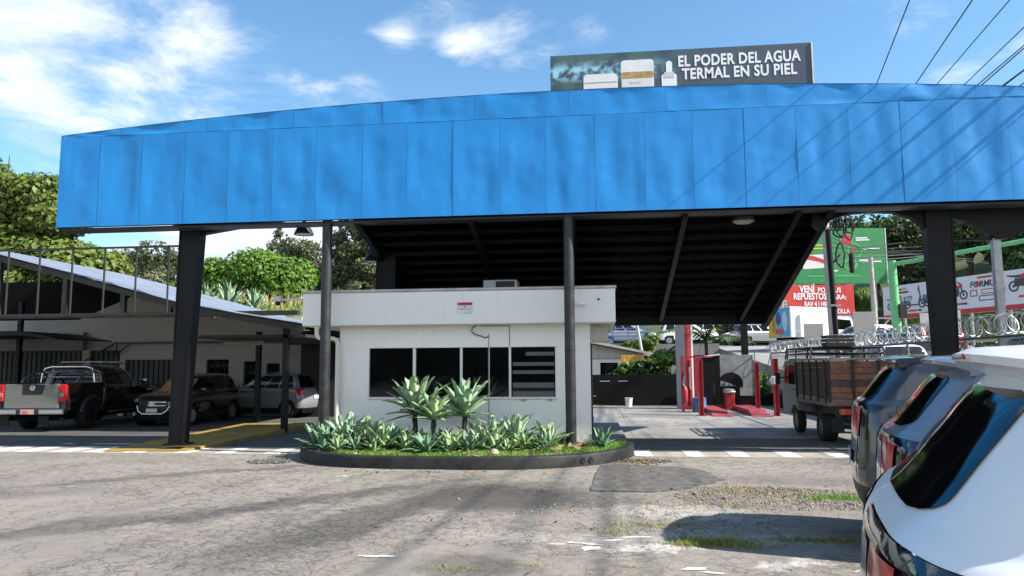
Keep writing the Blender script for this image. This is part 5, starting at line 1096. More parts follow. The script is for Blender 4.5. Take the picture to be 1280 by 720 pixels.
mb = MB(); mb.box((-.75, 0, .42), (.65, .05, 2.06), .005); mb.build('sheet', mat('weathered_sheet', (.30, .31, .31), .8, var=.2, vscale=2, bump=.1), gp); mb = MB(); mb.tube([(-.55, -.01, .6), (-.5, -.01, .95), (-.42, -.01, .6), (-.3, -.01, .9), (-.25, -.01, .6), (-.1, -.01, .95), (0, -.01, .65), (.1, -.01, .9)], .014, 5); mb.tube([(-.7, -.01, 1.0), (.6, -.01, 1.95)], .012, 5); mb.build('scrawl', BLACK, gp); mb = MB(); mb.box((.7, -.02, .42), (.74, .04, 2.15)); mb.build('post', STEEL, gp)
# ------------------------------------------------------------------ red four-post lift and its tools
RP = mat('red_lift_paint', (.42, .028, .042), .45, var=.15, vscale=4)
RPD = mat('red_ramp_paint', (.33, .045, .05), .55, var=.2, vscale=3)
LF = thing('car_lift', 'red four-post car lift with low ramps in the sunlit back of the forecourt', 'car lift', (4.6, 26, 0))
for x, y, h in ((-1.24, -1.0, 1.85), (1.15, -1.0, 1.85), (-1.2, 2.6, 1.85), (1.3, 2.6, 1.75)):
    mb = MB(); mb.box((x-.08, y-.07, .0), (x-.05, y+.07, h)); mb.box((x+.05, y-.07, 0), (x+.08, y+.07, h)); mb.box((x-.05, y+.03, 0), (x+.05, y+.07, h)); mb.box((x-.16, y-.14, 0), (x+.16, y+.14, .02)); mb.build('post', RP, LF)
for x in (-.62, .62):
    mb = MB(); mb.prism([(-.9, .02), (-.55, .17), (2.7, .17), (2.7, .05), (-.5, .05)], x-.26, x+.26, 'x'); mb.build('ramp', RPD, LF)
    mb = MB(); mb.prism([(-1.5, .01), (-.93, .06), (-.91, .03), (-1.5, .0)], x-.3, x+.3, 'x'); mb.build('ramp_flap', RPD, LF)
for y in (-.75, 2.5): mb = MB(); mb.box((-1.15, y-.06, .06), (1.1, y+.06, .17) if y > 0 else (1.1, y+.06, .045), .004); mb.build('crossbeam', RPD, LF)
mb = MB(); mb.lathe([(.001, -.05), (.12, -.04), (.14, 0), (.12, .04), (.001, .05)], 20, 'y', (1.06, -1.1, 1.15)); mb.build('cable_drum', mat('pale_casing', (.55, .56, .56), .5), LF, smooth=True)
GA = thing('tool_gantry', 'narrow red tool frame with hoses at the left of the car lift', 'frame', (3.2, 27.3, 0)); mb = MB()
for x in (-.16, .32): mb.box((x-.05, -.05, 0), (x+.05, .05, 1.98))
mb.box((-.16, -.045, 1.92), (.9, .045, 1.975)); mb.box((-.16, -.04, .1), (.32, .04, .2)); mb.build('frame', RP, GA); mb = MB(); mb.tube([(.08, -.1, 1.6), (.08, -.1, .9), (.1, -.1, .8)], .03, 8); mb.tube([(-.1, -.08, 1.3), (-.16, -.1, 1.0), (-.08, -.12, .8), (-.1, -.1, .5)], .02, 6); mb.build('hose', STEEL, GA); mb = MB(); mb.lathe([(.09, .35), (.1, .4), (.1, .75), (.06, .85), (.03, .9)], 14, 'z', (-.1, -.15, 0)); mb.build('extinguisher', RP, GA, smooth=True)
dr = thing('oil_drum', 'small blue oil drum beside the red tool frame', 'drum', (3.55, 26.9, 0)); MB().lathe([(.22, 0), (.24, .02), (.24, .2), (.25, .22), (.24, .24), (.24, .5), (.22, .52), (.001, .52)], 20).build('drum', mat('drum_blue', (.06, .16, .34), .5, var=.2), dr, smooth=True); MB().lathe([(.03, .521), (.03, .55), (.001, .55)], 10, 'z', (.1, 0, 0)).build('cap', STEEL, dr)
tc = thing('tyre_changer', 'red tyre changing machine with black domed hood in front of the black board', 'machine', (4.75, 28.3, 0))
mb = MB(); mb.box((-.07, -.2, 0), (.24, .3, .62), .02); mb.build('body', RP, tc); mb = MB(); mb.box((-.1, -.24, .62), (.27, .34, .70), .02); mb.lathe([(.2, .70), (.22, .74), (.1, .78), (.001, .78)], 16, 'z', (.08, 0, 0)); mb.build('turntable', STEEL, tc, smooth=True)
mb = MB(); mb.tube([(-.45, .3, 0), (-.45, .3, 1.0), (-.3, .3, 1.05)], .06, 8); mb.build('arm', BLACK, tc)
wb = thing('wheel_balancer', 'black wheel balancer with rounded hood beside the red tyre changer', 'machine', (5.0, 28.9, 0)); mb = MB(); mb.box((-.35, -.2, 0), (.3, .3, .85), .03); mb.build('cabinet', BLACK, wb); mb = MB(); vs = [(.42*math.cos(R(a)), y, .95+.42*math.sin(R(a))) for a in range(-20, 165, 12) for y in (-.2, .15)]; k = len(vs)//2; mb.add(vs, [(2*i, 2*i+2, 2*i+3, 2*i+1) for i in range(k-1)]+[tuple(2*i for i in range(k)), tuple(2*i+1 for i in range(k))[::-1]]); mb.build('hood', BLACK, wb)
bk_ = thing('bucket', 'white plastic bucket standing in front of the black rear wall', 'bucket', (1.24, 30.5, 0)); MB().lathe([(.001, .005), (.125, .0), (.15, .33), (.16, .335), (.16, .36), (.145, .36), (.12, .02), (.001, .02)], 20).build('pail', mat('bucket_white', (.72, .72, .70), .5), bk_, smooth=True); mb = MB(); mb.tube([(-.155, 0, .33), (-.11, -.08, .22), (0, -.14, .16), (.11, -.08, .22), (.155, 0, .33)], .006, 5); mb.build('handle', STEEL, bk_)
WK = mat('walkway_grey', (.20, .20, .195), .85, var=.15, vscale=3, bump=.2)
mb = MB(); mb.prism([(-.12, 14.6), (.62, 14.62), (.50, 24.5), (-.12, 24.5)], -.03, .10, 'z'); mb.build('walkway', WK, kind='structure')
# palm between pillar and roof post
pm_ = thing('palm_tree', 'small palm with drooping dark fronds right of the grey and red pillar', 'palm', (4.75, 33.2, 0)); mb = MB(); mb.tube([(0, 0, 0), (.03, 0, 1.2), (0, 0, 2.75)], [.12, .09, .07], 10); mb.build('trunk', BARK, pm_, smooth=True)
FRND = leafmat('palm_frond', (.02, .06, .015), (.07, .14, .035), 1.5, .3)
for i in range(20):
    a = 2.4*i; el = R(78-(i % 5)*17); mb = MB(); pts = []; x = z = 0
    for j in range(9): pts.append((x, 0, z)); e = el-R(68)*j/8; x += .23*math.cos(e); z += .21*math.sin(e)
    mb.tube(pts, [.018-.0018*j for j in range(9)], 5)
    for j in range(1, 9):
        for s in (1, -1):
            for q in (0, .5):
                p = Vector(pts[j])+(Vector(pts[min(8, j+1)])-Vector(pts[j]))*q; ln = .42*(1-.6*abs(j/8-.4)); mb.add([(p.x-.045, 0, p.z), (p.x+.05, 0, p.z), (p.x+.16, s*ln, p.z-.16)], [(0, 1, 2)])
    o = mb.build('frond', FRND, pm_); o.location = (0, 0, 2.7); o.scale = (1.15,)*3; o.rotation_euler = (0, 0, a)
lp = thing('leaning_pole', 'thin grey pole leaning in front of the white house roof', 'pole', (2.5, 36.0, 0)); mb = MB(); mb.tube([(0, 0, 0), (-.75, 1.0, 5.2)], .07, 10); mb.build('shaft', mat('pole_grey', (.42, .42, .41), .7), lp, smooth=True); mb = MB(); mb.tube([(-.02, 0, 0), (-.02, 0, .15)], .12, 10); mb.build('base', CONC, lp)
# ------------------------------------------------------------------ fence with razor wire along x = 7.1
FE = thing('wire_fence', 'chain-link fence topped with coils of razor wire along the right side', 'fence', (7.1, 12, 0))
fy0, fy1 = .55, 19.5
for i in range(8):
    y = fy0+(fy1-fy0)*i/7; mb = MB(); mb.tube([(0, y, .45), (0, y, 2.12), (.0, y, 2.5)], .03, 8); mb.build('post', STEEL, FE, smooth=True)
    mb = MB(); mb.tube([(0, y, 2.1), (-.0, y+1.1, 1.3)], .02, 6); mb.build('brace', STEEL, FE)
for z in (2.12, .62): mb = MB(); mb.tube([(0, fy0, z), (0, fy1, z)], .025, 8); mb.build('rail', mat('dark_rail', (.12, .12, .12), .5, .5), FE, smooth=True)
mb = MB()
for i in range(-20, int((fy1-fy0)/.11)):
    for s in (1, -1):
        y0 = fy0+i*.11; y1 = y0+1.5; z0, z1 = .62, 2.12
        a, b = max(y0, fy0), min(y1, fy1)
        if b <= a: continue
        za, zb = z0+(a-y0), z0+(b-y0)
        if s < 0: za, zb = z0+z1-za, z0+z1-zb
        w = .0035; mb.add([(s*.003-w, a, za), (s*.003+w, a, za), (s*.003+w, b, zb), (s*.003-w, b, zb), (s*.003, a, za+w*2), (s*.003, b, zb+w*2)], [(0, 1, 2, 3), (1, 4, 5, 2), (0, 3, 5, 4)])
mb.build('wire_mesh', STEEL, FE, kind='stuff')
mb = MB(); nco = 92; pts = []
for ph, rr in ((0, .20), (1.6, .17)):
    pts = []
    for i in range(nco*14): a = 2*math.pi*i/14+ph; pts.append((rr*math.cos(a)*(1+.1*noise.noise((i*.02, ph, 1))), fy0+(fy1-fy0)*i/(nco*14)+.12*math.sin(a*.5+ph), 2.34+rr*math.sin(a)))
    mb.tube(pts, .0062, 4)
mb.build('razor_wire', mat('bright_wire', (.50, .51, .52), .4, .5), FE, smooth=True)
for i, (y, h, r) in enumerate(((12.9, 2.0, .7), (14.2, 2.15, .6), (16.0, 1.9, .55))): tree(['leafy bush behind the fence nearest the white SUV roof', 'taller leafy bush behind the fence right of the column', 'small leafy bush behind the fence left of the others'][i], 8.0, y, .1, h+.25, r, 'shrub', 1500, .10, .2, name='bush', cat='bush', group='bushes behind the wire fence')
# ------------------------------------------------------------------ street beyond the fence: rising road, retaining wall, traffic
RY = [-30, 18, 42, 50, 56, 90]; RZ_ = [.3, .3, 2.2, 2.85, 3.1, 3.4]
def rdz(y): return float(np.interp(y, RY, RZ_))
ROAD = mat('street_asphalt', (.27, .262, .25), .9, var=.12, vscale=.8, bump=.2, bscale=30)
mb = MB(); ys = [12, 15, 18, 22, 26, 30, 34, 38, 42, 46, 50, 53, 56, 60, 66]
vs = [(x, y, rdz(y) if zt else -.2) for y in ys for x, zt in ((7.75, 0), (7.75, 1), (24 if y < 47 else 30, 1), (24 if y < 47 else 30, 0))]
mb.add(vs, [(i*4+j, i*4+j+1, (i+1)*4+j+1, (i+1)*4+j) for i in range(len(ys)-1) for j in range(3)]+[(0, 1, 2, 3)]); mb.build('street', ROAD, kind='structure')
mb = MB(); mb.box((-30, 48.3, -.2), (7.74, 68, 3.02)); mb.build('upper_road', ROAD, kind='structure')
t = thing('retaining_wall', 'dark earth and stone retaining wall under the blue railing at the back', 'wall', (0, 48, 0)); mb = MB(); vs = []; 
for j in range(9):
    for i in range(64): x = -28+.5*i; z = 3.0*j/8; vs.append((x, .0+.25*noise.noise((x*.9, z*1.2, 3))-.2+.05*z, z))
mb.add(vs, [(j*64+i, j*64+i+1, (j+1)*64+i+1, (j+1)*64+i) for j in range(8) for i in range(63)]); mb.build('face', mat('dark_earth_stone', (.085, .07, .065), .95, var=.3, vscale=1.4, bump=.8, bscale=3), t)
RB = mat('blue_railing_paint', (.07, .20, .48), .5); t = thing('railing', 'blue metal railing along the upper road behind the white house', 'railing', (0, 48.4, 3.02))
for i in range(20): mb = MB(); mb.box((-16+i*1.0, 0, 0), (-15.94+i*1.0, .06, 1.0)); mb.build('post', RB, t)
for z in (.25, .5, .75, 1.001): mb = MB(); mb.box((-16, .01, z), (3.3, .05, z+.06)); mb.build('rail', RB, t)
for i, (x, h, r, kd) in enumerate(((.4, 1.6, .7, 'shrub'), (2.2, 1.7, .8, 'broad'), (3.2, 2.4, .8, 'shrub'), (-1.5, 1.5, .8, 'broad'), (2.9, 3.4, .9, 'broad'))): tree(['yellow-green bush hanging on the retaining wall at the left', 'loose bush on the retaining wall in front of the railing', 'light bush by the pillar under the railing', 'bush on the retaining wall beside the booth corner', 'tall loose shrub left of the pillar below the railing'][i], x, 47.4, 1.8 if i != 4 else .2, h, r, kd, 900, .14, .15, name='bush', cat='bush', group='bushes on the retaining wall')
def box_truck():
    t = thing('box_truck', 'white box truck with a yellow and blue picture on its rear doors in the street', 'truck', (10.15, 45.0, rdz(45)), R(27)); W2 = paint('truck_white', (.74, .74, .74), .4)
    mb = MB(); mb.box((0, -1.75, .75), (3.1, .15, 2.50), .04); mb.build('cargo_box', W2, t); mb = MB(); mb.box((-.012, -1.70, .80), (-.002, .10, 2.45)); mb.build('rear_door', mat('poster_yellow', (.72, .50, .06), .5, var=.15, vscale=2), t)
    P = lambda poly, m, k: (lambda b: b.build('printed_figure', m, t))(MB().prism(poly, -.016-.004*k, -.013-.004*k, 'x'))
    P([(-1.69, .82), (-.75, .82), (-.45, 2.44), (-1.69, 2.44)], mat('poster_blue', (.12, .42, .70), .5, var=.15), 0); P(disc(-.75, 1.85, .22, .40, 14), mat('poster_navy', (.05, .10, .30), .5), 1); P(disc(-1.3, 1.7, .2, .55, 14), mat('poster_pale', (.55, .68, .80), .5), 1); P(disc(-.35, 1.5, .16, .5, 12), mat('poster_ochre', (.45, .24, .05), .5), 1); P([(-1.2, .95), (-.5, .95), (-.5, 1.25), (-1.2, 1.25)], mat('poster_red', (.6, .12, .10), .5), 2)
    mb = MB(); mb.prism([(3.2, .5), (4.9, .45), (4.95, 1.1), (4.6, 1.9), (4.4, 2.0), (3.2, 2.0)], -1.65, .05, 'y'); mb.build('cab', W2, t); mb = MB(); mb.box((.1, -1.2, .45), (4.5, -.4, .75)); mb.build('chassis', DARKIN, t)
    for s in (0, 1): mb = MB(); mb.prism([(3.5, 1.25), (4.65, 1.2), (4.45, 1.8), (3.5, 1.85)], .055 if s else -1.655, .058 if s else -1.658, 'y'); mb.build('side_window', GLASS, t)
    for x in (.8, 4.0):
        for y, s in ((-1.55, -1), (-.05, 1)): wheel(t, x, y, .4, .4, .25, DRIM, s, 6)
    mb = MB(); mb.box((-.03, -1.7, .5), (.02, .1, .62)); mb.build('bumper', STEEL, t)
box_truck()
WP = paint('white_car_paint', (.72, .735, .75), .25); SP = paint('silver_car_paint', (.34, .35, .37), .3, .5); DP = paint('charcoal_car_paint', (.03, .033, .04), .25); BP = paint('blue_car_paint', (.03, .16, .50), .3); RPn = paint('red_car_paint', (.45, .03, .03), .25)
for i, (x, y, a, m_, h, lab) in enumerate([(15.9, 42.2, 200, WP, 1.55, 'white car in the street beside the green gantry post'), (9.6, 24.2, 95, WP, 1.5, 'white car just beyond the razor wire behind the cargo truck'), (11.3, 27.2, 95, DP, 1.6, 'dark car beyond the wire fence right of the white one'), (13.9, 47.6, 15, BP, 2.0, 'blue van behind the concrete pole in the street'), (9.3, 52.2, 20, SP, 1.5, 'silver car left of the box truck by the roof corner'), (18.5, 40.5, 195, RPn, 1.5, 'red car in the street right of the green gantry post'), (13.4, 33.0, 100, SP, 1.55, 'silver car in the street behind the razor wire at the middle'), (17.6, 30.0, 100, DP, 1.5, 'dark car in the street far right behind the column'), (14.5, 22, 95, BP, 1.5, 'blue car beyond the fence at the right edge'),
                                       (.2, 51.5, 3, SP, 1.5, 'silver car on the upper road just right of the booth roof'), (4.2, 51.5, 2, WP, 1.5, 'white car on the upper road above the leaning pole'), (8.4, 53.5, 182, WP, 1.7, 'white van-like car on the upper road behind the palm'), (-4.0, 51.5, 2, BP, 1.5, 'blue car on the upper road hidden mostly by the booth'), (13.0, 55.5, 182, WP, 1.5, 'white car on the upper road right of the roof post')]):
    hatch(lab, (x, y, rdz(y) if x > 7.75 else 3.02), R(a), m_, 'street_car', 4.0, 1.72, h, lod=(2, 2), group='cars in the street', wr=.31)
SGN = mat('sign_back_grey', (.27, .255, .25), .6, var=.06)
for i, (x, y, z, w, h, lab) in enumerate([(8.75, 31.2, 2.95, .76, .70, 'lower grey-brown sign back left of the concrete pole'), (10.75, 31.3, 3.15, .86, 1.22, 'larger grey-brown sign back right of the concrete pole'), (12.5, 29.5, 3.25, .7, .6, 'grey sign back beside the green gantry post'), (13.4, 29.5, 3.2, .45, .9, 'narrow pale sign back left of the right column')]):
    t = thing('road_sign', lab, 'sign', (x, y, rdz(y)), R(4), 'road signs seen from behind'); z -= rdz(y); mb = MB(); mb.box((-w/2, 0, z-h/2), (w/2, .03, z+h/2), .006); mb.build('sign_plate', SGN if i < 2 else mat('pale_sign_back', (.42, .42, .42), .6), t); mb = MB(); mb.tube([(0, .06, 0), (0, .06, z+h*.4)], .035, 8); mb.build('post', STEEL, t)
# poles
CPOLE = mat('concrete_pole', (.40, .385, .36), .85, var=.12, vscale=2.5, bump=.2)
t = thing('utility_pole', 'leaning pale concrete utility pole with a tangle of black cable coils', 'pole', (10.25, 33.4, 1.2)); mb = MB(); mb.tube([(0, 0, 0), (-.36, -.5, 7.6)], [.21, .15], 16); mb.build('shaft', CPOLE, t, smooth=True)
mb = MB(); mb.box((-.62, -.56, 7.0), (.5, -.44, 7.1)); mb.box((-.5, -.56, 6.2), (.35, -.44, 6.28)); mb.build('crossarm', SHS, t)
for i in range(7):
    cx, cz, r1, r2 = random.uniform(-.1, .75), random.uniform(5.0, 6.7), random.uniform(.12, .28), random.uniform(.25, .75); mb = MB(); mb.tube([(cx+r1*math.cos(k*.42), -.62+.1*math.sin(k)+.05*i, cz+r2*math.sin(k*.42)) for k in range(16)], .035, 5); mb.build('cable_coil', RUBBER, t, smooth=True)
mb = MB(); mb.lathe([(.001, -.45), (.1, -.4), (.12, 0), (.1, .4), (.001, .45)], 12, 'z', (.62, -.7, 4.75)); mb.build('splice_case', RUBBER, t, smooth=True)
t = thing('rear_post', 'dark steel post rising from behind the rear wall to the canopy corner', 'post', (6.1, 31.7, 0)); mb = MB(); mb.box((-.13, -.1, 0), (.13, .1, 3.75), .01); mb.build('shaft', BLACK, t); mb = MB(); mb.box((-.2, -.16, 3.752), (.2, .16, 3.8)); mb.build('cap', BLACK, t)
t = thing('steel_post', 'slender black steel post in front of the concrete utility pole', 'pole', (7.62, 24.7, 0)); mb = MB(); mb.tube([(.06, 0, 0), (-.1, 0, 6.0)], .085, 12); mb.build('shaft', BLACK, t, smooth=True); mb = MB(); mb.box((-.16, -.11, 3.5), (.16, .11, 3.56)); mb.build('clamp', STEEL, t)
t = thing('lamp_post', 'thin pale street pole with a short bracket left of the green gantry', 'pole', (15.3, 43, 2.1)); mb = MB(); mb.tube([(.1, 0, 0), (0, 0, 5.5)], [.16, .12], 12); mb.build('shaft', CPOLE, t, smooth=True); mb = MB(); mb.tube([(.15, 0, 1.3), (.9, 0, 2.1)], .05, 6); mb.box((0, -.05, 2.05), (1.2, .05, 2.12)); mb.build('bracket', STEEL, t)
GP = mat('green_gantry_paint', (.16, .50, .22), .45, var=.08)
t = thing('signal_gantry', 'light green steel gantry post with a long arm over the street', 'gantry', (15.2, 39.8, 2.0)); mb = MB(); mb.tube([(.1, 0, -.3), (0, 0, 4.95)], [.24, .2], 16); mb.build('post', GP, t, smooth=True); mb = MB(); mb.tube([(0, 0, 4.75), (4.4, -3.7, 5.25), (12, -10, 5.95)], .11, 10); mb.build('arm', GP, t, smooth=True); mb = MB(); mb.tube([(8.2, -6.9, 4.8), (8.2, -6.9, 6.8)], .12, 10); mb.build('hanger', GP, t); mb = MB(); mb.box((.12, -.35, 2.0), (.5, .0, 2.7), .03); mb.build('signal_head', PLASTIC, t)
# cables overhead: from the concrete pole over the right end of the canopy to beyond the camera; their shadows cross the fascia
WB = mat('wire_black', (.02, .02, .022), .6)
cabs = [(5.75, 8.1, .011), (6.75, 8.0, .012), (7.55, 8.2, .011), (8.1, 8.0, .011), (8.45, 7.9, .014), (8.7, 8.15, .013), (9.0, 7.85, .014), (9.3, 8.05, .017), (9.6, 7.8, .014), (9.9, 8.1, .014), (10.3, 8.3, .013), (10.7, 7.9, .012)]
nm_ = ['lowest', 'second', 'third', 'fourth', 'fifth', 'sixth', 'seventh', 'eighth', 'ninth', 'tenth', 'eleventh', 'outermost']
for i, (x0, z0, r_) in enumerate(cabs):
    dx = (9.9-x0)/19.2; pts = []
    for k in range(17):
        q = k/16; y = 32.9-52*q; yy = y-13.75; pts.append((x0+dx*yy, y, z0-.012*yy*.6+.0009*(yy*yy)*.5-.0))
    pts[0] = (9.9, 32.9, 7.4+.1*i)
    mb = MB(); mb.tube(pts, r_, 6); o = mb.build('power_cable', WB, smooth=True); o['category'] = 'cable'; o['group'] = 'black cables over the right end of the canopy'; o['label'] = 'black overhead cable at the upper right, %s counted from the left' % nm_[i]
t = thing('drop_wires', 'loose thin service wires hanging from the concrete utility pole to the hillside', 'wire'); 
for i in range(6): mb = MB(); mb.tube([(10.0, 33, 7.2-.25*i), (13+i*.6, 38, 7.4-.1*i), (20+i, 50, 9.5-.3*i)], .022, 5); mb.build('wire', WB, t)
# ------------------------------------------------------------------ hillside
def hz(q, s): return 3.0+.40*max(0, q-1.6)+1.0*noise.noise((q*.06, s*.05, 2))*min(1, q/8)
def hp(q, s): return 20.1+.386*s+.922*q, 54.6-.922*s+.386*q
qs = [.8+2.5*i for i in range(34)]; ss = [-95+4*i for i in range(42)]; vs = []
for q in qs:
    for s in ss: x, y = hp(q, s); vs.append((x, y, min(30, hz(q, s))))
n = len(ss); raw('hillside', vs, [(j*n+i, j*n+i+1, (j+1)*n+i+1, (j+1)*n+i) for j in range(len(qs)-1) for i in range(n-1)], mat('hill_soil', (.085, .115, .03), .95, var=.3, vscale=.3, col2=(.05, .07, .02)), smooth=True, kind='structure')
k = 15000; q = RNG.uniform(1.2, 17, k); s = RNG.uniform(-22, 22, k); P = np.array([(*hp(a, b), hz(a, b)-.05) for a, b in zip(q, s)]); cl = np.array([noise.noise((a*.25, b*.25, 7)) for a, b in zip(q, s)])
blades('hill_grass', P, .5+.8*np.clip(cl, -.3, .7), leafmat('hill_grass_blade', (.10, .20, .025), (.24, .36, .06), .35, .35), lean=.7, wid=.07, kind='stuff')
HT = [(12, -18), (13, -11), (13.5, -5), (12.5, -14), (9, -16), (11, -8), (14, -3), (16, 3), (13, 9), (19, -12), (21, -1), (23, 8), (26, -7), (27, 3), (30, 14), (19, 16), (33, -4), (9, 17), (10, 3.5), (36, 8), (24, -20), (8, -24), (38, -14), (15, 22), (30, 24)]
HTL = ['close behind the left half of the green billboard', 'close behind the middle of the green billboard', 'close behind the right end of the green billboard', 'squeezed in the row behind the green billboard', 'behind the green billboard left', 'above the green billboard', 'right of the green billboard top', 'over the middle of the motorcycle billboard', 'left of the grey square post', 'behind the roof corner', 'second row above the green gantry', 'second row behind the column', 'on the ridge left', 'on the ridge middle', 'on the ridge right', 'at the right edge of the photo', 'high on the ridge behind the others', 'low at the right edge', 'low in front of the dark ones', 'high on the ridge at right', 'on the hillside hidden by the roof', 'low by the stone wall left end', 'high at the left of the ridge', 'outermost right on the slope', 'outermost right on the ridge']
for i, ((q, s), lab) in enumerate(zip(HT, HTL)):
    x, y = hp(q, s); low = q < 12 and i > 3; tree(('dark dense tree ' if not low else 'leafy shrubby tree ')+lab, x, y, hz(q, s)-.3, 4.2 if low else 10.5 if i < 4 else random.uniform(6.5, 8.5), 2.2 if low else random.uniform(3.2, 4.2), 'dark' if i not in (4, 9, 13, 14) else 'broad', 3000 if not low else 1800, .27, .25, 'round', 'trees on the right hillside')
for i in range(9): 
    x = -22+4.3*i+random.uniform(-1, 1); tree(['dark tree behind the upper road hidden by the shed', 'dark tree behind the upper road left of the booth', 'round tree behind the upper road behind the booth', 'dark tree behind the upper road in line with the booth roof', 'round tree behind the upper road above the booth corner', 'dark tree behind the upper road over the leaning pole', 'round tree behind the upper road over the pillar', 'dark tree behind the upper road over the palm', 'round tree behind the upper road by the roof post'][i], x, 66+random.uniform(-1, 3), 3.0, 8.5, 3.4, 'dark' if i % 2 else 'broad', 1800, .34, .2, group='trees behind the upper road')
t = thing('stone_wall', 'dark stone retaining wall at the foot of the hillside between red and motorcycle billboards', 'wall', (0, 0, 0)); mb = MB(); vs = []
for j in range(9):
    for i in range(60): s = -24+.42*i; x, y = hp(.6+.12*j/8+.18*noise.noise((s*1.6, j*.9, 1)), s); vs.append((x, y, 2.9+2.6*j/8))
mb.add(vs, [(j*60+i, j*60+i+1, (j+1)*60+i+1, (j+1)*60+i) for j in range(8) for i in range(59)]); mb.build('face', mat('dark_stone', (.055, .05, .045), .95, var=.3, vscale=1.2, bump=.8, bscale=2.5), t)
# ------------------------------------------------------------------ roadside billboards
def board(nm, label, p0, p1, z0, z1, m, legs=3, th=.12):
    rz_ = math.atan2(p1[1]-p0[1], p1[0]-p0[0]); w = math.hypot(p1[0]-p0[0], p1[1]-p0[1]); t = thing(nm, label, 'billboard', (*p0, 0), rz_)
    mb = MB(); mb.box((0, 0, z0), (w, th, z1), .01); mb.build('board', m, t); 
    for i in range(legs): x = w*(.12+.76*i/max(1, legs-1)); mb = MB(); mb.box((x-.08, th+.01, 2.4), (x+.08, th+.17, z1-.2)); mb.build('support', STEEL, t)
    return t, w
tr, w = board('red_billboard', 'red spare parts billboard with white lettering above the parked box truck', (12.3, 57.4), (19.41, 58.3), 5.0, 7.65, mat('billboard_red', (.56, .045, .04), .5, var=.08, vscale=1))
text('lettering', 'VENÍ', .72, PWHITE, tr, (3.05, -.012, 7.08), bold=.018, ext=.006, fit=1.17); text('lettering', 'POR TUS', .52, PWHITE, tr, (4.42, -.012, 7.08), ext=.006, bold=.01, fit=1.75)
text('lettering', 'REPUESTOS', .68, PWHITE, tr, (2.55, -.012, 6.55), bold=.018, ext=.006, fit=2.5); text('lettering', 'PARA:', .50, PWHITE, tr, (5.3, -.012, 6.55), ext=.006, bold=.01, fit=1.25)
text('lettering', 'RAV 4 | HILUX', .52, PWHITE, tr, (3.35, -.012, 6.02), bold=.014, ext=.006, fit=2.3); text('lettering', 'YARIS | TERCEL | COROLLA', .48, PWHITE, tr, (2.2, -.012, 5.48), bold=.012, ext=.006, fit=4.6)
text('logo_lettering', 'ANTE', .85, mat('logo_cream', (.75, .72, .6), .5), tr, (.32, -.012, 5.95), (R(90), R(4), 0), bold=.05, ext=.006, fit=1.75); text('logo_lettering', 'ANTE', .85, mat('logo_teal', (.04, .30, .34), .5), tr, (.34, -.026, 5.95), (R(90), R(4), 0), bold=.004, ext=.004, fit=1.7)
flat('logo_mark', disc(.75, 6.75, .34, .22, 14), -.012, PWHITE, tr); flat('logo_mark', disc(.95, 7.15, .22, .12, 12), -.012, PWHITE, tr)
tg_, w = board('green_billboard', 'large green billboard with red disc and rings above the red billboard', (15.9, 61.8), (23.55, 62.7), 8.15, 12.72, mat('billboard_green', (.035, .26, .085), .5, var=.1, vscale=.8)); GLT = mat('print_light_green', (.10, .50, .16), .5); PRD = mat('print_red', (.55, .04, .05), .5); PY = mat('print_yellow', (.75, .68, .05), .5)
def annulus(nm, cx, cz, r0, r1, y, m, par, n=28, th=.003, sx=1.):
    vs = []
    for i in range(n):
        a = 2*math.pi*i/n
        for r in (r0, r1):
            for yy in (y, y-th): vs.append((cx+sx*r*math.cos(a), yy, cz+r*math.sin(a)))
    fs = []
    for i in range(n):
        o, p = i*4, ((i+1) % n)*4
        fs += [(o+1, p+1, p+3, o+3), (o, o+2, p+2, p), (o, p, p+1, o+1), (o+2, o+3, p+3, p+2)]
    mb = MB(); mb.add(vs, fs); return mb.build(nm, m, par)
flat('printed_disc', disc(4.55, 11.75, .44, .44), -.012, PRD, tg_); annulus('printed_ring', 4.55, 11.75, .46, .54, -.012, GLT, tg_); annulus('printed_ring', 5.15, 10.85, .50, .60, -.012, GLT, tg_); flat('printed_disc', disc(5.0, 10.95, .2, .2, 12), -.012, PRD, tg_); flat('printed_disc', disc(4.75, 9.75, .58, .50, 24), -.012, GLT, tg_); flat('printed_disc', disc(4.75, 9.75, .40, .36, 20), -.017, mat('billboard_green', (.035, .26, .085), .5), tg_); flat('printed_disc', disc(4.75, 9.75, .15, .2, 12), -.022, mat('print_tan', (.5, .3, .15), .5), tg_)
flat('printed_panel', [(.9, 9.35), (3.2, 9.5), (3.3, 10.6), (.8, 10.5)], -.012, mat('print_pale', (.70, .70, .69), .5), tg_); flat('printed_figure', [(1.0, 10.2), (2.2, 9.95), (2.6, 9.8), (2.7, 10.1), (1.6, 10.5)], -.017, PRD, tg_); flat('printed_stroke', [(2.9, 9.5), (3.9, 10.6), (4.0, 10.5), (3.1, 9.4)], -.017, BLACK, tg_)
for x0, x1, z, m_ in ((1.0, 2.6, 11.25, PY), (1.1, 2.9, 11.0, PY), (5.3, 6.25, 11.85, PWHITE), (5.3, 6.4, 11.68, PWHITE), (5.85, 7.2, 10.95, PWHITE), (5.5, 7.3, 9.9, PWHITE), (5.5, 6.6, 10.02, PWHITE), (2.9, 3.7, 9.15, PWHITE), (1.2, 5.5, 8.72, GLT)): flat('printed_line', [(x0, z), (x1, z+.02), (x1, z+.12), (x0, z+.1)], -.012, m_, tg_)
mb = MB(); mb.box((w+.002, -.02, 8.15), (w+.06, .14, 12.72)); mb.build('edge_strip', PWHITE, tg_)
tm, w = board('motorcycle_billboard', 'long white motorcycle billboard with red bottom stripe below the grassy slope', (20.11, 54.58), (25.4, 41.96), 4.72, 7.02, mat('billboard_white', (.66, .67, .70), .5, var=.03, vscale=1), 5)
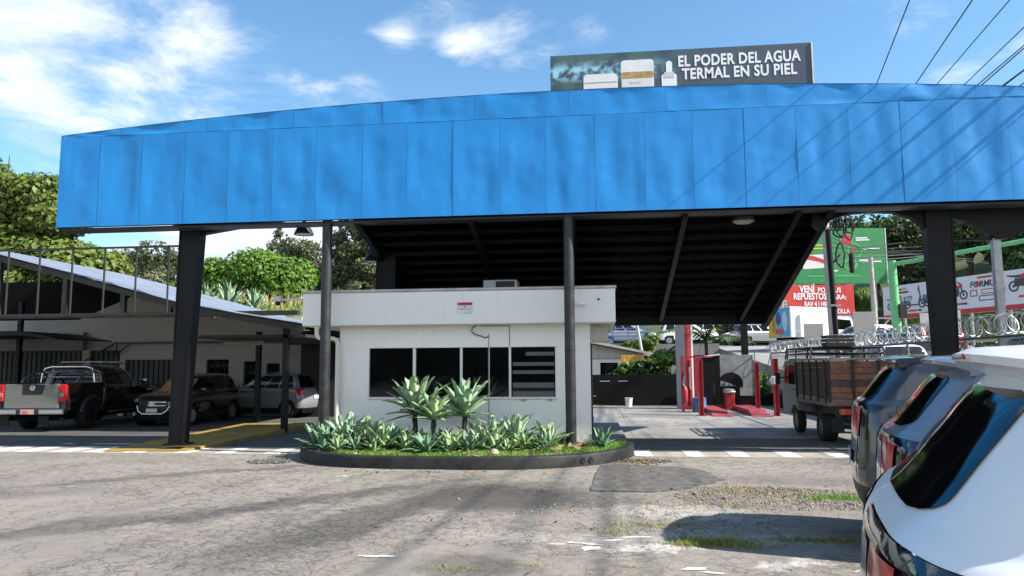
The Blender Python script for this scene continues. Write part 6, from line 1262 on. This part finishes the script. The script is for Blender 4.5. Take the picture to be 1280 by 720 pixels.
flat('red_stripe', [(.0, 4.73), (w, 4.73), (w, 5.02), (0, 5.02)], -.012, PRD, tm); INK = mat('print_ink', (.05, .055, .07), .5); INR = mat('print_red', (.55, .04, .05), .5)
def moto(u, z, s, body, kind):
    """flat printed two-wheeler: tyres, hubs, frame, tank, seat, bars"""
    f = lambda nm, P, y, m: flat(nm, [(u+a*s, z+b*s) for a, b in P], y, m, tm)
    for a in (0, 1.3): annulus('printed_wheel', u+a*s, z+.30*s, .21*s, .31*s, -.012, INK, tm, 20); flat('printed_hub', disc(u+a*s, z+.30*s, .08*s, .08*s, 10), -.012, INK, tm)
    if kind == 'scooter':
        f('printed_body', [(-.1, .55), (.3, .3), (.95, .3), (1.1, .8), (1.18, .8), (1.05, .2), (.2, .2), (-.3, .45), (-.3, .85), (.4, .9), (.45, .7)], -.016, INK); f('printed_panel', [(-.2, .55), (.3, .55), (.4, .82), (-.2, .82)], -.02, body); f('printed_fork', [(1.0, 1.35), (1.1, 1.35), (1.34, .35), (1.25, .35)], -.016, INK); f('printed_bar', [(.95, 1.3), (1.05, 1.22), (1.15, 1.55), (1.1, 1.6)], -.016, INK)
    else:
        f('printed_frame', [(0, .26), (.35, .3), (.9, .22), (1.0, .5), (.95, .78), (.4, .7), (.1, .75)], -.016, INK); f('printed_tank', [(.35, .75), (.5, .66), (.95, .72), (1.05, .85), (.8, 1.02), (.5, .92)], -.02, body); f('printed_seat', [(-.4, .95), (-.3, .86), (.35, .74), (.5, .9), (.1, .9)], -.02, INK); f('printed_fork', [(.98, 1.1), (1.06, 1.1), (1.36, .32), (1.26, .32)], -.016, INK); f('printed_bar', [(.75, 1.2), (.8, 1.14), (1.1, 1.05), (1.12, 1.12)], -.016, INK); f('printed_fairing', [(1.0, .75), (1.25, .82), (1.2, 1.05), (1.0, 1.05)], -.02, body)
moto(.65, 5.35, .85, mat('print_orange', (.6, .16, .03), .5), 'street'); moto(2.15, 5.35, .95, mat('print_mint', (.40, .52, .48), .5), 'scooter'); moto(3.75, 5.4, .9, mat('print_blue', (.10, .18, .40), .5), 'scooter'); moto(5.35, 5.6, .95, INR, 'street'); moto(9.95, 5.75, 1.05, INR, 'street'); moto(12.0, 5.75, 1.05, mat('print_blue', (.10, .18, .40), .5), 'street')
text('lettering', 'FORMULA', .50, INK, tm, (7.05, -.012, 6.28), bold=.014, ext=.006, sx=1.0, shear=.2); flat('printed_disc', disc(7.62, 6.45, .15, .15, 14), -.02, INR, tm)
def frame_(x0, z0, x1, z1, b, m_): flat('printed_frame', [(x0, z0), (x1, z0), (x1, z0+b), (x0, z0+b)], -.012, m_, tm); flat('printed_frame', [(x0, z1-b), (x1, z1-b), (x1, z1), (x0, z1)], -.012, m_, tm); flat('printed_frame', [(x0, z0+b), (x0+b, z0+b), (x0+b, z1-b), (x0, z1-b)], -.012, m_, tm); flat('printed_frame', [(x1-b, z0+b), (x1, z0+b), (x1, z1-b), (x1-b, z1-b)], -.012, m_, tm)
frame_(7.05, 5.72, 7.55, 6.12, .06, INR); frame_(7.85, 5.82, 8.7, 6.12, .05, INR); frame_(7.65, 5.42, 8.9, 5.74, .05, INK); frame_(8.9, 5.84, 9.4, 6.14, .05, INR)
for x0, x1, z, m_ in ((1.05, 1.7, 6.66, INR), (1.7, 2.15, 6.66, mat('print_amber', (.7, .35, .04), .5)), (1.1, 2.3, 6.45, INK), (2.2, 2.9, 5.15, INR), (3.0, 3.3, 5.15, INK), (.9, 1.4, 5.15, INK), (5.4, 6.4, 5.28, INR), (6.4, 6.8, 5.28, INK), (7.6, 8.6, 6.78, INR), (10.2, 11.2, 5.4, INR)): flat('printed_line', [(x0, z), (x1, z), (x1, z+.12), (x0, z+.12)], -.012, m_, tm)
# ------------------------------------------------------------------ across the street behind the camera, out of view: tree belt added for the glass to reflect
k = 12000; X = RNG.uniform(-45, 45, k); P = np.c_[X, RNG.uniform(-34, -27, k), RNG.uniform(.05, 1, k)**.8*(4.3+.7*np.sin(X*.35)+.5*np.sin(X*1.1))]; N_ = RNG.normal(size=(k, 3)); N_[:, 1] += .8
quads('unseen_tree_belt', P, N_, .75, TM['dark'], kind='stuff')
